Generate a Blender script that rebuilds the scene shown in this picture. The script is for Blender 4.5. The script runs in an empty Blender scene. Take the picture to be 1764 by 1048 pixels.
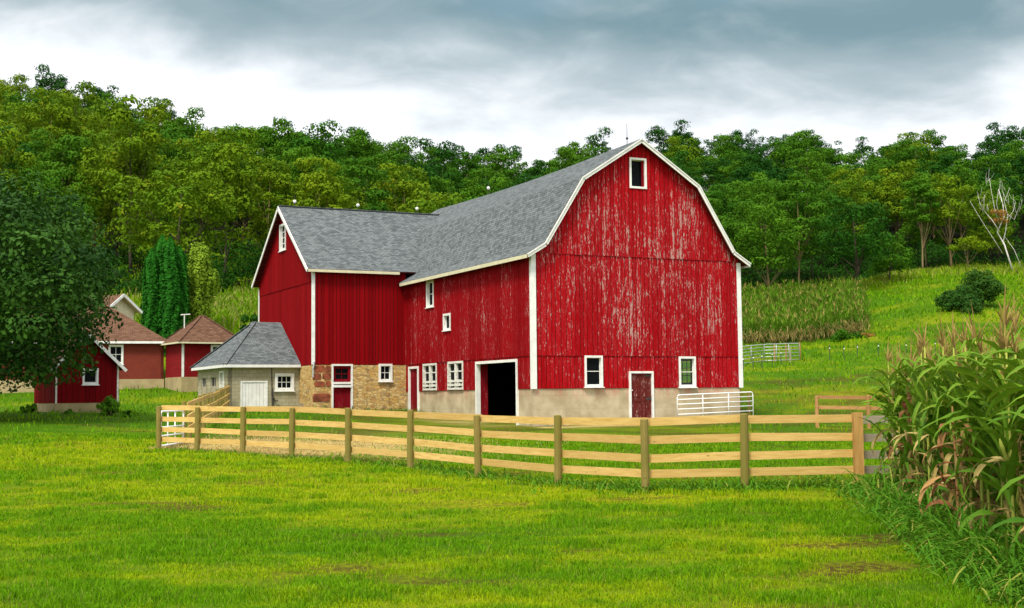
import bpy, math, random
import numpy as np
from mathutils import Vector, Matrix
random.seed(7); RNG = np.random.default_rng(11)
SC = bpy.context.scene
COL = SC.collection
rad = math.radians
# ------------------------------------------------------------------ camera
EYE = 1.8; FPX = 2238.17
PITCH, ROLL = 0.07155, -0.009953
cam = bpy.data.cameras.new("camera"); cam.sensor_width = 36; cam.lens = 36*FPX/1764
cam.clip_start = .1; cam.clip_end = 6000
co = bpy.data.objects.new("camera", cam); COL.objects.link(co)
_c, _s = math.cos(PITCH), math.sin(PITCH); _cr, _sr = math.cos(ROLL), math.sin(ROLL)
_r0, _u0, _f = Vector((1,0,0)), Vector((0,-_s,_c)), Vector((0,_c,_s))
_R = _r0*_cr + _u0*_sr; _U = _u0*_cr - _r0*_sr
M = Matrix((_R, _U, -_f)).transposed().to_4x4(); M.translation = (0,0,EYE)
co.matrix_world = M
SC.camera = co
def ray(x, y): return _f + _R*((x-882)/FPX) - _U*((y-524)/FPX)       # a photo pixel -> a direction (layout notes only)
# ------------------------------------------------------------------ light
SUN_EL, SUN_AZ = rad(57), rad(203)       # azimuth clockwise from +Y: behind the camera, a little left
w = bpy.data.worlds.new("World"); SC.world = w; w.use_nodes = True
sun = bpy.data.lights.new("sun", 'SUN'); sun.energy = 1.5; sun.angle = rad(14); sun.color = (1, .95, .86)
so = bpy.data.objects.new("sun", sun); COL.objects.link(so)
sd = Vector((math.sin(SUN_AZ)*math.cos(SUN_EL), math.cos(SUN_AZ)*math.cos(SUN_EL), math.sin(SUN_EL)))
so.rotation_euler = sd.to_track_quat('Z', 'Y').to_euler(); so.location = (0,-20,60)
SC.view_settings.view_transform = 'Standard'; SC.view_settings.look = 'None'
SC.view_settings.exposure = 1.65; SC.view_settings.gamma = 1
SC.cycles.max_bounces = 6; SC.cycles.transparent_max_bounces = 6

class NT:                                  # small node helper
    def __init__(s, tree): s.t = tree; s.t.nodes.clear()
    def n(s, typ, props=None, **inp):
        nd = s.t.nodes.new('ShaderNode'+typ)
        for k, v in (props or {}).items(): setattr(nd, k, v)
        for k, v in inp.items():
            key = int(k[1:]) if k[0] == 'i' and k[1:].isdigit() else k.replace('_', ' ')
            s.set(nd.inputs[key], v)
        return nd
    def set(s, sock, v):
        if isinstance(v, bpy.types.NodeSocket): s.t.links.new(v, sock)
        elif isinstance(v, bpy.types.Node): s.t.links.new(v.outputs[0], sock)
        else:
            if sock.type == 'RGBA' and len(v) == 3: v = (*v, 1)
            sock.default_value = v
    def math(s, op, a, b=0.0, c=0.0, clamp=False): return s.n('Math', {'operation': op, 'use_clamp': clamp}, i0=a, i1=b, i2=c).outputs[0]
    def mix(s, f, a, b): return s.n('Mix', {'data_type': 'RGBA'}, i0=f, i6=a, i7=b).outputs[2]
    def noise(s, vec, scale, detail=3, rough=.5, dist=0.0): return s.n('TexNoise', None, Vector=vec, Scale=scale, Detail=detail, Roughness=rough, Distortion=dist).outputs[0]
    def ramp(s, f, lo, hi, a=0.0, b=1.0): return s.n('MapRange', {'interpolation_type': 'SMOOTHSTEP'}, i0=f, i1=lo, i2=hi, i3=a, i4=b).outputs[0]
    def mapping(s, vec, scale=(1,1,1), loc=(0,0,0)): return s.n('Mapping', None, Vector=vec, Scale=scale, Location=loc).outputs[0]

k = NT(w.node_tree)
dirv = k.n('TexCoord').outputs['Generated']
sx = k.n('SeparateXYZ', None, i0=dirv); X, Y, Z = sx.outputs[0], sx.outputs[1], sx.outputs[2]
zc = k.math('MAXIMUM', Z, 0.0)
den = k.math('ADD', zc, .34)
pv = k.n('CombineXYZ', None, i0=k.math('DIVIDE', X, den), i1=k.math('DIVIDE', Y, den), i2=0.0).outputs[0]
n1 = k.noise(k.mapping(pv, (.7,1,1), (3.1,1.7,0)), 2.2, 6, .52, .2)
n2 = k.noise(k.mapping(pv, (.8,1,1), (9.3,4.4,2)), 6.5, 6, .55, .5)
n3 = k.noise(k.mapping(pv, (1,1,1), (1.2,7.9,5)), 1.1, 3, .5)
# dark cloud deck begins above a bright clear strip near the horizon and thins again overhead and behind
edge = k.math('ADD', Z, k.math('MULTIPLY', k.math('SUBTRACT', n1, .5), .15))
edge = k.math('ADD', edge, k.math('MULTIPLY', k.math('SUBTRACT', n2, .5), .06))
edge = k.math('ADD', edge, k.math('MULTIPLY', k.math('MINIMUM', k.math('MAXIMUM', X, -.36), .1), .105))
dark = k.ramp(edge, .178, .280)
thin = k.ramp(Z, .36, .62)
front = k.ramp(Y, -.15, .5)
cloud = k.mix(dark, (.41,.415,.43), (.070,.112,.130))
cloud = k.mix(k.math('MULTIPLY', k.ramp(n2, .42, .75), k.math('MULTIPLY', dark, .55)), cloud, (.165,.195,.212))
over = k.mix(n3, (.31,.34,.38), (.62,.61,.60))
cloud = k.mix(thin, cloud, over)
cloud = k.mix(front, over, cloud)
sky = k.n('TexSky', {'sky_type': 'NISHITA', 'sun_disc': False, 'sun_elevation': SUN_EL, 'sun_rotation': SUN_AZ})
skyc = k.n('VectorMath', {'operation': 'SCALE'}, i0=sky.outputs[0]); skyc.inputs['Scale'].default_value = .09
gap = k.math('MULTIPLY', k.math('MULTIPLY', k.ramp(n3, .50, .36), dark), .55)
full = k.mix(gap, cloud, skyc.outputs[0])
bg = k.n('Background', None, Color=full, Strength=1.0)
k.n('OutputWorld', None, Surface=bg.outputs[0])

# ------------------------------------------------------------------ noise + terrain
def vnoise(x, y, seed=0):
    x = np.asarray(x, float); y = np.asarray(y, float)
    xi = np.floor(x).astype(np.int64); yi = np.floor(y).astype(np.int64)
    fx = x-xi; fy = y-yi; fx = fx*fx*(3-2*fx); fy = fy*fy*(3-2*fy)
    def h(a, b):
        n = (a*374761393 + b*668265263 + seed*1442695041) & 0x7fffffff
        n = ((n ^ (n >> 13))*1274126177) & 0x7fffffff
        return ((n ^ (n >> 16)) & 0xffff)/65535.0
    return (h(xi,yi)*(1-fx)+h(xi+1,yi)*fx)*(1-fy) + (h(xi,yi+1)*(1-fx)+h(xi+1,yi+1)*fx)*fy
def fbm(x, y, seed=0, o=4):
    a = 0; s = 0; amp = 1
    for i in range(o):
        a = a+amp*vnoise(x*2**i, y*2**i, seed+i*17); s += amp; amp *= .5
    return a/s
_T = [-.36,-.2,0,.2,.36]
_P = [[(0,0),(25,0),(36,.2),(41,.28),(60,1.25),(75,1.4),(90,2.65),(100,4.3),(105,5.8),(112,9),(120,11.5),(150,19),(200,34),(250,48),(285,57),(310,57),(420,40),(900,30)],
      [(0,0),(25,0),(36,.2),(41,.28),(60,.75),(75,1.35),(90,2.5),(100,4.2),(105,5.6),(112,8.8),(120,11.3),(150,18),(200,28),(250,38),(285,45),(310,45),(420,30),(900,30)],
      [(0,0),(25,-.02),(36,.15),(41,.2),(60,.44),(65,.55),(75,.95),(85,1.3),(110,4.5),(135,7.5),(175,14),(200,21),(250,33.5),(285,41),(310,41),(420,25),(900,30)],
      [(0,0),(25,.03),(36,.1),(45,.2),(56,.36),(67,.6),(80,1.9),(95,3.4),(110,4.6),(135,7.2),(160,11.5),(180,15.6),(195,18.6),(220,25.5),(250,35.5),(280,44.5),(310,45),(420,30),(900,30)],
      [(0,0),(25,.03),(36,.1),(45,.2),(56,.36),(67,.6),(80,2.0),(95,3.7),(110,5.5),(125,8.0),(140,11),(160,14.6),(180,17.8),(192,19.6),(220,26),(250,35),(280,43),(310,44),(420,30),(900,30)]]
_yy = np.arange(0, 901, 1.0)
def _prof(kn):
    z = np.interp(_yy, [a for a,b in kn], [b for a,b in kn])
    out = z.copy()
    for i in range(len(_yy)):
        r = int(min(6, max(0, _yy[i]/18))); lo = max(0,i-r); hi = min(len(_yy), i+r+1); out[i] = z[lo:hi].mean()
    return out
_PR = np.array([_prof(q) for q in _P])
def gz(x, y):
    x = np.asarray(x, float); y = np.asarray(y, float)
    t = np.clip(x/np.maximum(y, 25), -.36, .36)
    f = np.interp(t, _T, [0,1,2,3,4]); i = np.clip(np.floor(f).astype(int), 0, 3); f = f-i
    f = f*f*(3-2*f)
    yc = np.clip(y, 0, 899); j = np.floor(yc).astype(int); g = yc-j
    za = _PR[i, j]*(1-g)+_PR[i, j+1]*g; zb = _PR[i+1, j]*(1-g)+_PR[i+1, j+1]*g
    return za*(1-f)+zb*f + (fbm(x*.25, y*.25, 5, 3)-.5)*np.interp(y, [0,45,60,100,140,400], [.05,.06,.03,.2,.6,3.0])
def gzf(x, y): return float(gz(x, y))

# ------------------------------------------------------------------ mesh helpers
class MB:
    def __init__(s): s.v=[]; s.f=[]; s.m=[]; s.r=[]
    def face(s, pts, m=0, r=None):
        i = len(s.v); s.v += [tuple(p) for p in pts]; s.f.append(tuple(range(i, i+len(pts)))); s.m.append(m)
        s.r.append(random.random() if r is None else r)
    def hexa(s, p, m=0, r=None):           # 8 corners: 0-3 back loop, 4-7 front loop
        r = random.random() if r is None else r; i = len(s.v); s.v += [tuple(q) for q in p]
        for a in ((3,2,1,0),(4,5,6,7),(0,1,5,4),(1,2,6,5),(2,3,7,6),(3,0,4,7)):
            s.f.append(tuple(i+q for q in a)); s.m.append(m); s.r.append(r)
    def box(s, x0,x1,y0,y1,z0,z1, m=0, r=None):
        s.hexa([(x0,y1,z0),(x1,y1,z0),(x1,y1,z1),(x0,y1,z1),(x0,y0,z0),(x1,y0,z0),(x1,y0,z1),(x0,y0,z1)], m, r)
    def wbox(s, fr, x0,x1,z0,z1,d0,d1, m=0, r=None):
        s.hexa([fr(x0,z0,d0),fr(x1,z0,d0),fr(x1,z1,d0),fr(x0,z1,d0),fr(x0,z0,d1),fr(x1,z0,d1),fr(x1,z1,d1),fr(x0,z1,d1)], m, r)
    def beam(s, p, q, w, h, m=0, up=(0,0,1)):   # bar from p to q, w sideways, h along up
        p, q = Vector(p), Vector(q); d = (q-p).normalized(); u = Vector(up)
        sd_ = d.cross(u).normalized(); u = sd_.cross(d).normalized()
        a, b = sd_*w/2, u*h/2
        s.hexa([p+a-b,p-a-b,p-a+b,p+a+b,q+a-b,q-a-b,q-a+b,q+a+b], m)
    def tube(s, pts, rr, n=8, m=0, cap=True, jit=0.0):
        pts = [Vector(p) for p in pts]; rings = []; r0 = random.random()
        if not hasattr(rr, '__len__'): rr = [rr]*len(pts)
        for i, p in enumerate(pts):
            d = (pts[min(i+1,len(pts)-1)]-pts[max(i-1,0)]).normalized()
            a = d.cross(Vector((0,0,1)) if abs(d.z) < .95 else Vector((1,0,0))).normalized(); b = d.cross(a)
            base = len(s.v)
            for j in range(n):
                an = 2*math.pi*j/n; rj = rr[i]*(1+random.uniform(-jit,jit))
                s.v.append(tuple(p+(a*math.cos(an)+b*math.sin(an))*rj))
            rings.append(base)
        for i in range(len(rings)-1):
            for j in range(n):
                s.f.append((rings[i]+j, rings[i]+(j+1)%n, rings[i+1]+(j+1)%n, rings[i+1]+j)); s.m.append(m); s.r.append(r0)
        if cap:
            s.f.append(tuple(rings[0]+j for j in range(n))[::-1]); s.f.append(tuple(rings[-1]+j for j in range(n))); s.m += [m,m]; s.r += [r0,r0]
    def ball(s, c, r, m=0, n=8):
        for i in range(n//2):
            a0, a1 = math.pi*i/(n//2), math.pi*(i+1)/(n//2)
            for j in range(n):
                b0, b1 = 2*math.pi*j/n, 2*math.pi*(j+1)/n
                q = [(c[0]+r*math.sin(a)*math.cos(b), c[1]+r*math.sin(a)*math.sin(b), c[2]+r*math.cos(a)) for a, b in ((a0,b0),(a1,b0),(a1,b1),(a0,b1))]
                s.face(q if i not in (0,) else q[0:1]+q[1:3], m)
    def build(s, name, mats, parent=None, smooth=False):
        me = bpy.data.meshes.new(name); me.from_pydata(s.v, [], s.f)
        mats = mats if isinstance(mats, (list,tuple)) else [mats]
        for q in mats: me.materials.append(q)
        nf = len(s.f)
        me.polygons.foreach_set('material_index', np.array(s.m, np.int32))
        at = me.attributes.new('rnd', 'FLOAT', 'FACE'); at.data.foreach_set('value', np.array(s.r, np.float32))
        # metric UVs: u along the level direction of the face, v up the face
        me.update()
        nl = len(me.loops); vi = np.empty(nl, np.int32); me.loops.foreach_get('vertex_index', vi)
        co_ = np.array(s.v, float)[vi]
        nr = np.empty(nf*3); me.polygons.foreach_get('normal', nr); nr = nr.reshape(-1,3)
        lt = np.empty(nf, np.int32); me.polygons.foreach_get('loop_total', lt); nr = np.repeat(nr, lt, 0)
        t = np.stack([-nr[:,1], nr[:,0], 0*nr[:,0]], 1); ln = np.linalg.norm(t, axis=1)
        flat = ln < .05; t[flat] = (1,0,0); ln[flat] = 1; t /= ln[:,None]
        b = np.cross(nr, t)
        uv = np.stack([(co_*t).sum(1), (co_*b).sum(1)], 1)
        ul = me.uv_layers.new(name='UVMap'); ul.data.foreach_set('uv', uv.ravel().astype(np.float32))
        if smooth: me.polygons.foreach_set('use_smooth', np.ones(nf, bool))
        return link(name, me, parent)
def link(name, me, parent=None):
    o = bpy.data.objects.new(name, me); COL.objects.link(o)
    if parent is not None: o.parent = parent
    return o
def tag(o, label=None, cat=None, group=None, kind=None):
    for a, b in (('label',label),('category',cat),('group',group),('kind',kind)):
        if b: o[a] = b
    return o
def thing(name, label, cat, loc=(0,0,0), rz=0, group=None):
    o = bpy.data.objects.new(name, None); COL.objects.link(o); o.location = loc; o.rotation_euler = (0,0,rz); o.empty_display_size = .3
    return tag(o, label, cat, group)
def dup(root, loc, rz=0, sc=1.0, label=None, group=None):
    r = root.copy(); COL.objects.link(r); r.location = loc; r.rotation_euler = (0,0,rz); r.scale = (sc,sc,sc) if not hasattr(sc,'__len__') else sc
    if label: r['label'] = label
    if group: r['group'] = group
    for ch in root.children:
        c = ch.copy(); COL.objects.link(c); c.parent = r
    return r
def np_mesh(name, verts, nper, mat, rnd=None, parent=None, extra=None, mats=None, midx=None, smooth=False):
    """verts (F*nper,3): every face owns its vertices"""
    me = bpy.data.meshes.new(name); n = len(verts); nf = n//nper
    me.vertices.add(n); me.vertices.foreach_set('co', np.ascontiguousarray(verts, np.float32).ravel())
    me.loops.add(n); me.loops.foreach_set('vertex_index', np.arange(n, dtype=np.int32))
    me.polygons.add(nf); me.polygons.foreach_set('loop_start', np.arange(0, n, nper, dtype=np.int32))
    for q in (mats or [mat]): me.materials.append(q)
    if midx is not None: me.polygons.foreach_set('material_index', midx.astype(np.int32))
    if smooth: me.polygons.foreach_set('use_smooth', np.ones(nf, bool))
    me.update(calc_edges=True)
    if rnd is not None:
        at = me.attributes.new('rnd','FLOAT','FACE'); at.data.foreach_set('value', rnd.astype(np.float32))
    for nm, val in (extra or {}).items():
        at = me.attributes.new(nm,'FLOAT','FACE'); at.data.foreach_set('value', val.astype(np.float32))
    me.validate()
    return link(name, me, parent)
def frame(o, t, n):                          # wall frame: x along t, z up, d outward along n
    o, t, n = Vector(o), Vector(t), Vector(n)
    return lambda x, z, d=0.0: o+t*x+n*d+Vector((0,0,z))

# ------------------------------------------------------------------ materials
def new_mat(name):
    m = bpy.data.materials.new(name); m.use_nodes = True; return m, NT(m.node_tree)
def finish(k, color, rough=.8, bump=None, bs=.3, bd=.02, spec=.25, **kw):
    p = k.n('BsdfPrincipled', None, Base_Color=color, Roughness=rough, **kw); p.inputs['Specular IOR Level'].default_value = spec
    if bump is not None:
        b = k.n('Bump', None, Height=bump, Strength=bs, Distance=bd); k.set(p.inputs['Normal'], b.outputs[0])
    k.n('OutputMaterial', None, Surface=p.outputs[0]); return p
def attr(k, n): return k.n('Attribute', {'attribute_name': n}).outputs['Fac']
def uvc(k): return k.n('TexCoord').outputs['UV']
def obc(k): return k.n('TexCoord').outputs['Object']
def plain(name, col, rough=.7, var=.25, scale=6, spec=.25, stretch=(1,1,1), metal=0.0):
    m, k = new_mat(name)
    n = k.noise(k.mapping(obc(k), stretch), scale, 4, .6)
    d = tuple(c*(1-var) for c in col); l = tuple(min(1,c*(1+var*.7)) for c in col)
    finish(k, k.mix(k.ramp(n,.3,.7), d, l), rough, n, .15, .01, spec, Metallic=metal); return m
def siding(name, red, peel, cx=None, cz=None, lo=.60):
    m, k = new_mat(name); uv = uvc(k); r = attr(k, 'rnd')
    s = k.n('SeparateXYZ', None, i0=uv)
    wob = k.n('CombineXYZ', None, i0=s.outputs[0], i1=s.outputs[1], i2=k.math('MULTIPLY', r, 40)).outputs[0]
    fine = k.noise(k.mapping(wob, (13,2.0,1)), 1, 5, .66)
    flake = k.noise(k.mapping(wob, (25,8,1), (3,0,0)), 1, 3, .6)
    big = k.noise(k.mapping(uv, (.42,.30,1)), 1, 3, .6)
    f = k.math('ADD', k.math('MULTIPLY', fine, .6), k.math('MULTIPLY', flake, .4))
    f = k.math('ADD', f, k.math('MULTIPLY', k.math('SUBTRACT', big, .5), .28))
    f = k.math('ADD', f, k.math('MULTIPLY', k.math('SUBTRACT', r, .5), .07))
    if cx is not None:
        dx = k.math('DIVIDE', k.math('SUBTRACT', s.outputs[0], cx), 6.5); dz = k.math('DIVIDE', k.math('SUBTRACT', s.outputs[1], cz), 4.6)
        rr = k.math('ADD', k.math('MULTIPLY', dx, dx), k.math('MULTIPLY', dz, dz))
        f = k.math('ADD', f, k.math('MULTIPLY', k.math('SUBTRACT', .5, rr), .045))
    pm = k.ramp(f, lo, lo+.055, 0, peel)
    c1 = tuple(c*.62 for c in red); c2 = tuple(min(1, c*1.12) for c in red)
    grain = k.noise(k.mapping(wob, (40,1.1,1)), 1, 3, .6)
    base = k.mix(k.math('ADD', k.math('MULTIPLY', r, .5), k.math('MULTIPLY', grain, .5)), c1, c2)
    fade = k.ramp(f, lo-.16, lo+.02, 0, .35*peel)
    base = k.mix(fade, base, (red[0]*.95+.03, red[1]+.035, red[2]+.04))
    wood = k.mix(k.noise(k.mapping(wob,(30,3,1)),1,3), (.30,.15,.125), (.52,.36,.32))
    finish(k, k.mix(pm, base, wood), .75, k.math('SUBTRACT', grain, k.math('MULTIPLY', pm, .5)), .3, .008, .04); return m
def shingle(name, c1, c2, cm, bw=.32, bh=.145):
    m, k = new_mat(name); uv = uvc(k)
    b = k.n('TexBrick', {'offset': .5, 'offset_frequency': 2}, Vector=uv, Color1=c1, Color2=c2, Mortar=cm, Scale=1.0)
    for q, v in (('Mortar Size',.010),('Mortar Smooth',.3),('Bias',0.0),('Brick Width',bw),('Row Height',bh)): b.inputs[q].default_value = v
    n = k.noise(k.mapping(uv,(1.6,5,1)), 1.2, 4, .65); n2 = k.noise(uv, 60, 2)
    col = k.mix(k.ramp(n,.35,.68,0,.35), b.outputs[0], c2); col = k.mix(k.math('MULTIPLY', n2, .35), col, cm)
    s = k.n('SeparateXYZ', None, i0=uv)
    step = k.math('FRACT', k.math('DIVIDE', s.outputs[1], bh))
    h = k.math('ADD', k.math('MULTIPLY', k.math('SUBTRACT', 1.0, step), .8), k.math('MULTIPLY', b.outputs[1], -.5))
    finish(k, col, .92, h, .7, .025, .05); return m
def bricks(name, c1, c2, cm, bw, bh, ms=.01, var=.3, stain=None):
    m, k = new_mat(name); uv = uvc(k)
    b = k.n('TexBrick', None, Vector=uv, Color1=c1, Color2=c2, Mortar=cm, Scale=1.0)
    for q, v in (('Mortar Size',ms),('Mortar Smooth',.2),('Brick Width',bw),('Row Height',bh)): b.inputs[q].default_value = v
    n = k.noise(uv, .9, 5, .62)
    col = k.mix(k.ramp(n,.35,.7,0,var), b.outputs[0], stain or cm)
    finish(k, col, .9, k.math('SUBTRACT', k.math('MULTIPLY', k.noise(uv,25,3), .3), b.outputs[1]), .5, .012, .15); return m
def concrete(name):
    m, k = new_mat(name); uv = uvc(k); s = k.n('SeparateXYZ', None, i0=uv)
    n = k.noise(uv, .8, 6, .62); n2 = k.noise(k.mapping(uv,(2.2,.5,1)), 1.1, 4, .6)
    col = k.mix(k.ramp(n,.3,.7), (.33,.26,.155), (.53,.44,.29))
    top = k.math('MULTIPLY', k.ramp(s.outputs[1], 1.45, 2.25), k.ramp(n2, .42, .60))
    col = k.mix(k.math('MULTIPLY', top, .55), col, (.47,.16,.11))           # washed-off paint
    low = k.math('MULTIPLY', k.ramp(s.outputs[1], 1.0, .45), k.ramp(n2,.35,.65))
    col = k.mix(k.math('MULTIPLY', low, .5), col, (.22,.20,.10))
    ln = k.math('FRACT', k.math('DIVIDE', k.math('ADD', s.outputs[1], k.math('MULTIPLY', n, .04)), .62))
    seam = k.ramp(ln, .025, .0)
    col = k.mix(k.math('MULTIPLY', seam, k.math('MULTIPLY', n2,.8)), col, (.2,.16,.1))
    finish(k, col, .9, k.math('ADD', n, k.math('MULTIPLY', seam,-.4)), .35, .02, .15); return m
def stone(name):
    m, k = new_mat(name); uv = uvc(k)
    wv = k.n('VectorMath', {'operation':'ADD'}, i0=k.mapping(uv,(3.6,7.4,1)), i1=k.n('TexNoise', None, Vector=uv, Scale=2.0).outputs[1]).outputs[0]
    v = k.n('TexVoronoi', {'feature':'F1'}, Vector=wv, Scale=1.0, Randomness=.85); e = k.n('TexVoronoi', {'feature':'DISTANCE_TO_EDGE'}, Vector=wv, Scale=1.0, Randomness=.9)
    s = k.n('SeparateColor', None, i0=v.outputs['Color'])
    n = k.noise(uv, 7, 5, .65)
    c = k.mix(s.outputs[0], (.54,.32,.09), (.68,.50,.22)); c = k.mix(k.ramp(s.outputs[1],.6,1.0,0,.7), c, (.38,.17,.05)); c = k.mix(k.ramp(s.outputs[2],.82,.9,0,.55), c, (.20,.16,.10))
    c = k.mix(k.ramp(n,.35,.75,0,.4), c, (.30,.16,.06))
    ed = k.ramp(e.outputs['Distance'], .0, .075)
    c = k.mix(ed, (.56,.42,.20), c)
    finish(k, c, .92, k.math('ADD', k.math('MULTIPLY', ed, .8), k.math('MULTIPLY', n,.5)), .9, .06, .1); return m
def wood(name, c1, c2, moss=None, gs=(3,3,30)):
    m, k = new_mat(name); o = obc(k); r = attr(k, 'rnd')
    off = k.n('CombineXYZ', None, i0=k.math('MULTIPLY', r, 31), i1=k.math('MULTIPLY', r, 17), i2=k.math('MULTIPLY', r, 9)).outputs[0]
    v = k.n('VectorMath', {'operation':'ADD'}, i0=k.mapping(o, gs), i1=off).outputs[0]
    g = k.noise(v, 1, 5, .6, .6); n = k.noise(o, 1.3, 3)
    c = k.mix(k.ramp(g,.3,.7), c1, c2)
    c = k.mix(k.math('MULTIPLY', r, .55), c, tuple(q*.66 for q in c1))
    kn = k.n('TexVoronoi', None, Vector=k.n('VectorMath', {'operation':'ADD'}, i0=k.mapping(o,(1.6,1.6,5)), i1=off).outputs[0], Scale=1.3)
    c = k.mix(k.ramp(kn.outputs[0], .10, .04, 0, .8), c, tuple(q*.3 for q in c1))
    if moss: c = k.mix(k.ramp(n,.3,.6,0.25,.9), c, moss)
    finish(k, c, .8, g, .3, .008, .15); return m
def foliage(name, cols, trans=.14, hue=.5, spec=.05):
    m, k = new_mat(name); r = attr(k, 'rnd'); ob = k.n('ObjectInfo').outputs['Random']
    c = k.mix(k.math('ADD', k.math('MULTIPLY', r, 1-hue), k.math('MULTIPLY', ob, hue), clamp=True), cols[0], cols[1])
    if len(cols) > 2: c = k.mix(k.ramp(r, .86, .97, 0, .8), c, cols[2])
    d = k.n('BsdfPrincipled', None, Base_Color=c, Roughness=.7); d.inputs['Specular IOR Level'].default_value = spec
    t = k.n('BsdfTranslucent', None, Color=k.mix(.5, c, tuple(min(1,q*1.6) for q in cols[1])))
    mx = k.n('MixShader', None, i0=trans, i1=d.outputs[0], i2=t.outputs[0])
    k.n('OutputMaterial', None, Surface=mx.outputs[0]); return m
def glass_mat():
    m, k = new_mat('dark_window_glass')
    finish(k, (.006,.007,.008), .2, None, spec=.02); return m

RED = (.36,.0022,.005)
M_front = siding('weathered_red_boards', RED, .92, 6.6, 7.6, .548)
M_side = siding('red_boards', (.275,.002,.004), .85, None, None, .59)
M_wing = siding('red_boards_fresh', (.23,.002,.004), .5, None, None, .70)
M_shed = siding('red_shed_boards', (.16,.003,.005), .4, None, None, .74)
M_white = plain('white_paint', (.74,.73,.68), .6, .10, 3)
M_whitew = plain('worn_white_paint', (.66,.64,.56), .7, .28, 9)
M_cream = plain('cream_board', (.60,.55,.36), .7, .1, 3)
M_roof = shingle('grey_asphalt_shingles', (.070,.082,.083), (.185,.203,.202), (.022,.027,.028), .25, .15)
M_broof = shingle('brown_asphalt_shingles', (.100,.050,.030), (.185,.102,.062), (.04,.018,.012), .30, .15)
M_dark = plain('dark_old_wood', (.035,.022,.016), .9, .3, 4)
M_soff = plain('red_soffit_boards', (.10,.008,.008), .85, .3, 4)
M_conc = concrete('board_formed_concrete')
M_found = plain('tan_concrete', (.36,.28,.14), .9, .2, 1.2)
M_stone = stone('tan_rubble_stone')
M_rstone = plain('red_sandstone', (.24,.065,.03), .9, .5, 3)
M_block = bricks('concrete_block', (.33,.29,.18), (.42,.375,.25), (.22,.19,.12), .41, .205, .010, .45, (.22,.19,.11))
M_brick = bricks('red_brick', (.135,.015,.009), (.175,.022,.012), (.19,.07,.045), .21, .075, .007, .2, (.30,.05,.02))
M_clap = bricks('red_clapboard', (.18,.004,.006), (.21,.005,.007), (.09,.003,.004), 3.3, .12, .012, .15, (.24,.03,.02))
M_glass = glass_mat()
M_red = siding('red_door_boards', (.20,.004,.009), .6, None, None, .62)
M_odoor = siding('old_brown_red_door', (.115,.014,.010), .8, None, None, .56)
M_metal = plain('galvanised_metal', (.45,.46,.46), .45, .2, 8, .5, metal=.6)
M_tube = plain('white_gate_tube', (.80,.80,.78), .4, .06, 5, .4)
M_iron = plain('dark_iron', (.05,.045,.04), .6, .3, 8)
M_rail = wood('new_pine_board', (.54,.335,.095), (.72,.49,.17), None, (2.2,2.2,26))
M_railb = wood('brown_pine_board', (.34,.17,.06), (.48,.27,.10), None, (2.2,2.2,26))
M_railg = wood('grey_board', (.30,.25,.17), (.42,.36,.25), None, (2.2,2.2,26))
M_post = wood('treated_post', (.24,.17,.045), (.33,.25,.08), (.17,.145,.03), (22,22,2))
M_postn = wood('new_post', (.36,.19,.05), (.48,.28,.09), None, (22,22,2))
M_bark = plain('bark', (.055,.043,.026), .95, .4, 5, stretch=(4,4,1))
M_barkl = plain('pale_bark', (.23,.16,.075), .95, .35, 5, stretch=(4,4,1))
M_birch = plain('white_bark', (.62,.58,.52), .85, .35, 3, stretch=(2,2,3))
L_olive = foliage('olive_leaves', ((.050,.125,.003),(.150,.220,.005),(.25,.23,.010)))
L_mid = foliage('green_leaves', ((.020,.090,.004),(.075,.175,.006)))
L_dark = foliage('dark_leaves', ((.007,.046,.004),(.027,.100,.005)))
L_maple = foliage('maple_leaves', ((.004,.027,.002),(.044,.120,.009)), .12, .1, .12)
L_ever = foliage('evergreen_sprays', ((.008,.075,.005),(.030,.165,.010)), .15, .3)
L_pale = foliage('pale_leaves', ((.11,.20,.012),(.20,.30,.02)))
L_bush = foliage('bush_needles', ((.016,.062,.007),(.058,.135,.016)), .2)
L_brown = foliage('rusty_leaves', ((.20,.10,.02),(.30,.17,.04)), .2)
L_corn = foliage('corn_leaves', ((.040,.125,.006),(.145,.255,.012),(.34,.31,.05)), .2, .4, .15)
L_field = foliage('field_corn_leaves', ((.020,.100,.004),(.150,.260,.012)), .10, .1)
L_cornd = foliage('dry_corn_leaves', ((.26,.17,.045),(.48,.38,.14),(.18,.03,.03)), .2, .2)
L_cornr = foliage('red_corn_leaves', ((.13,.030,.018),(.42,.24,.09)), .15, .1)
L_tass = foliage('corn_tassels', ((.17,.12,.03),(.36,.25,.08)), .15, .4)
L_stalk = foliage('corn_stalks', ((.20,.27,.03),(.36,.38,.07)), .1, .4)
L_weed = foliage('rank_grass', ((.030,.125,.008),(.115,.260,.012),(.28,.27,.05)), .2)

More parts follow.
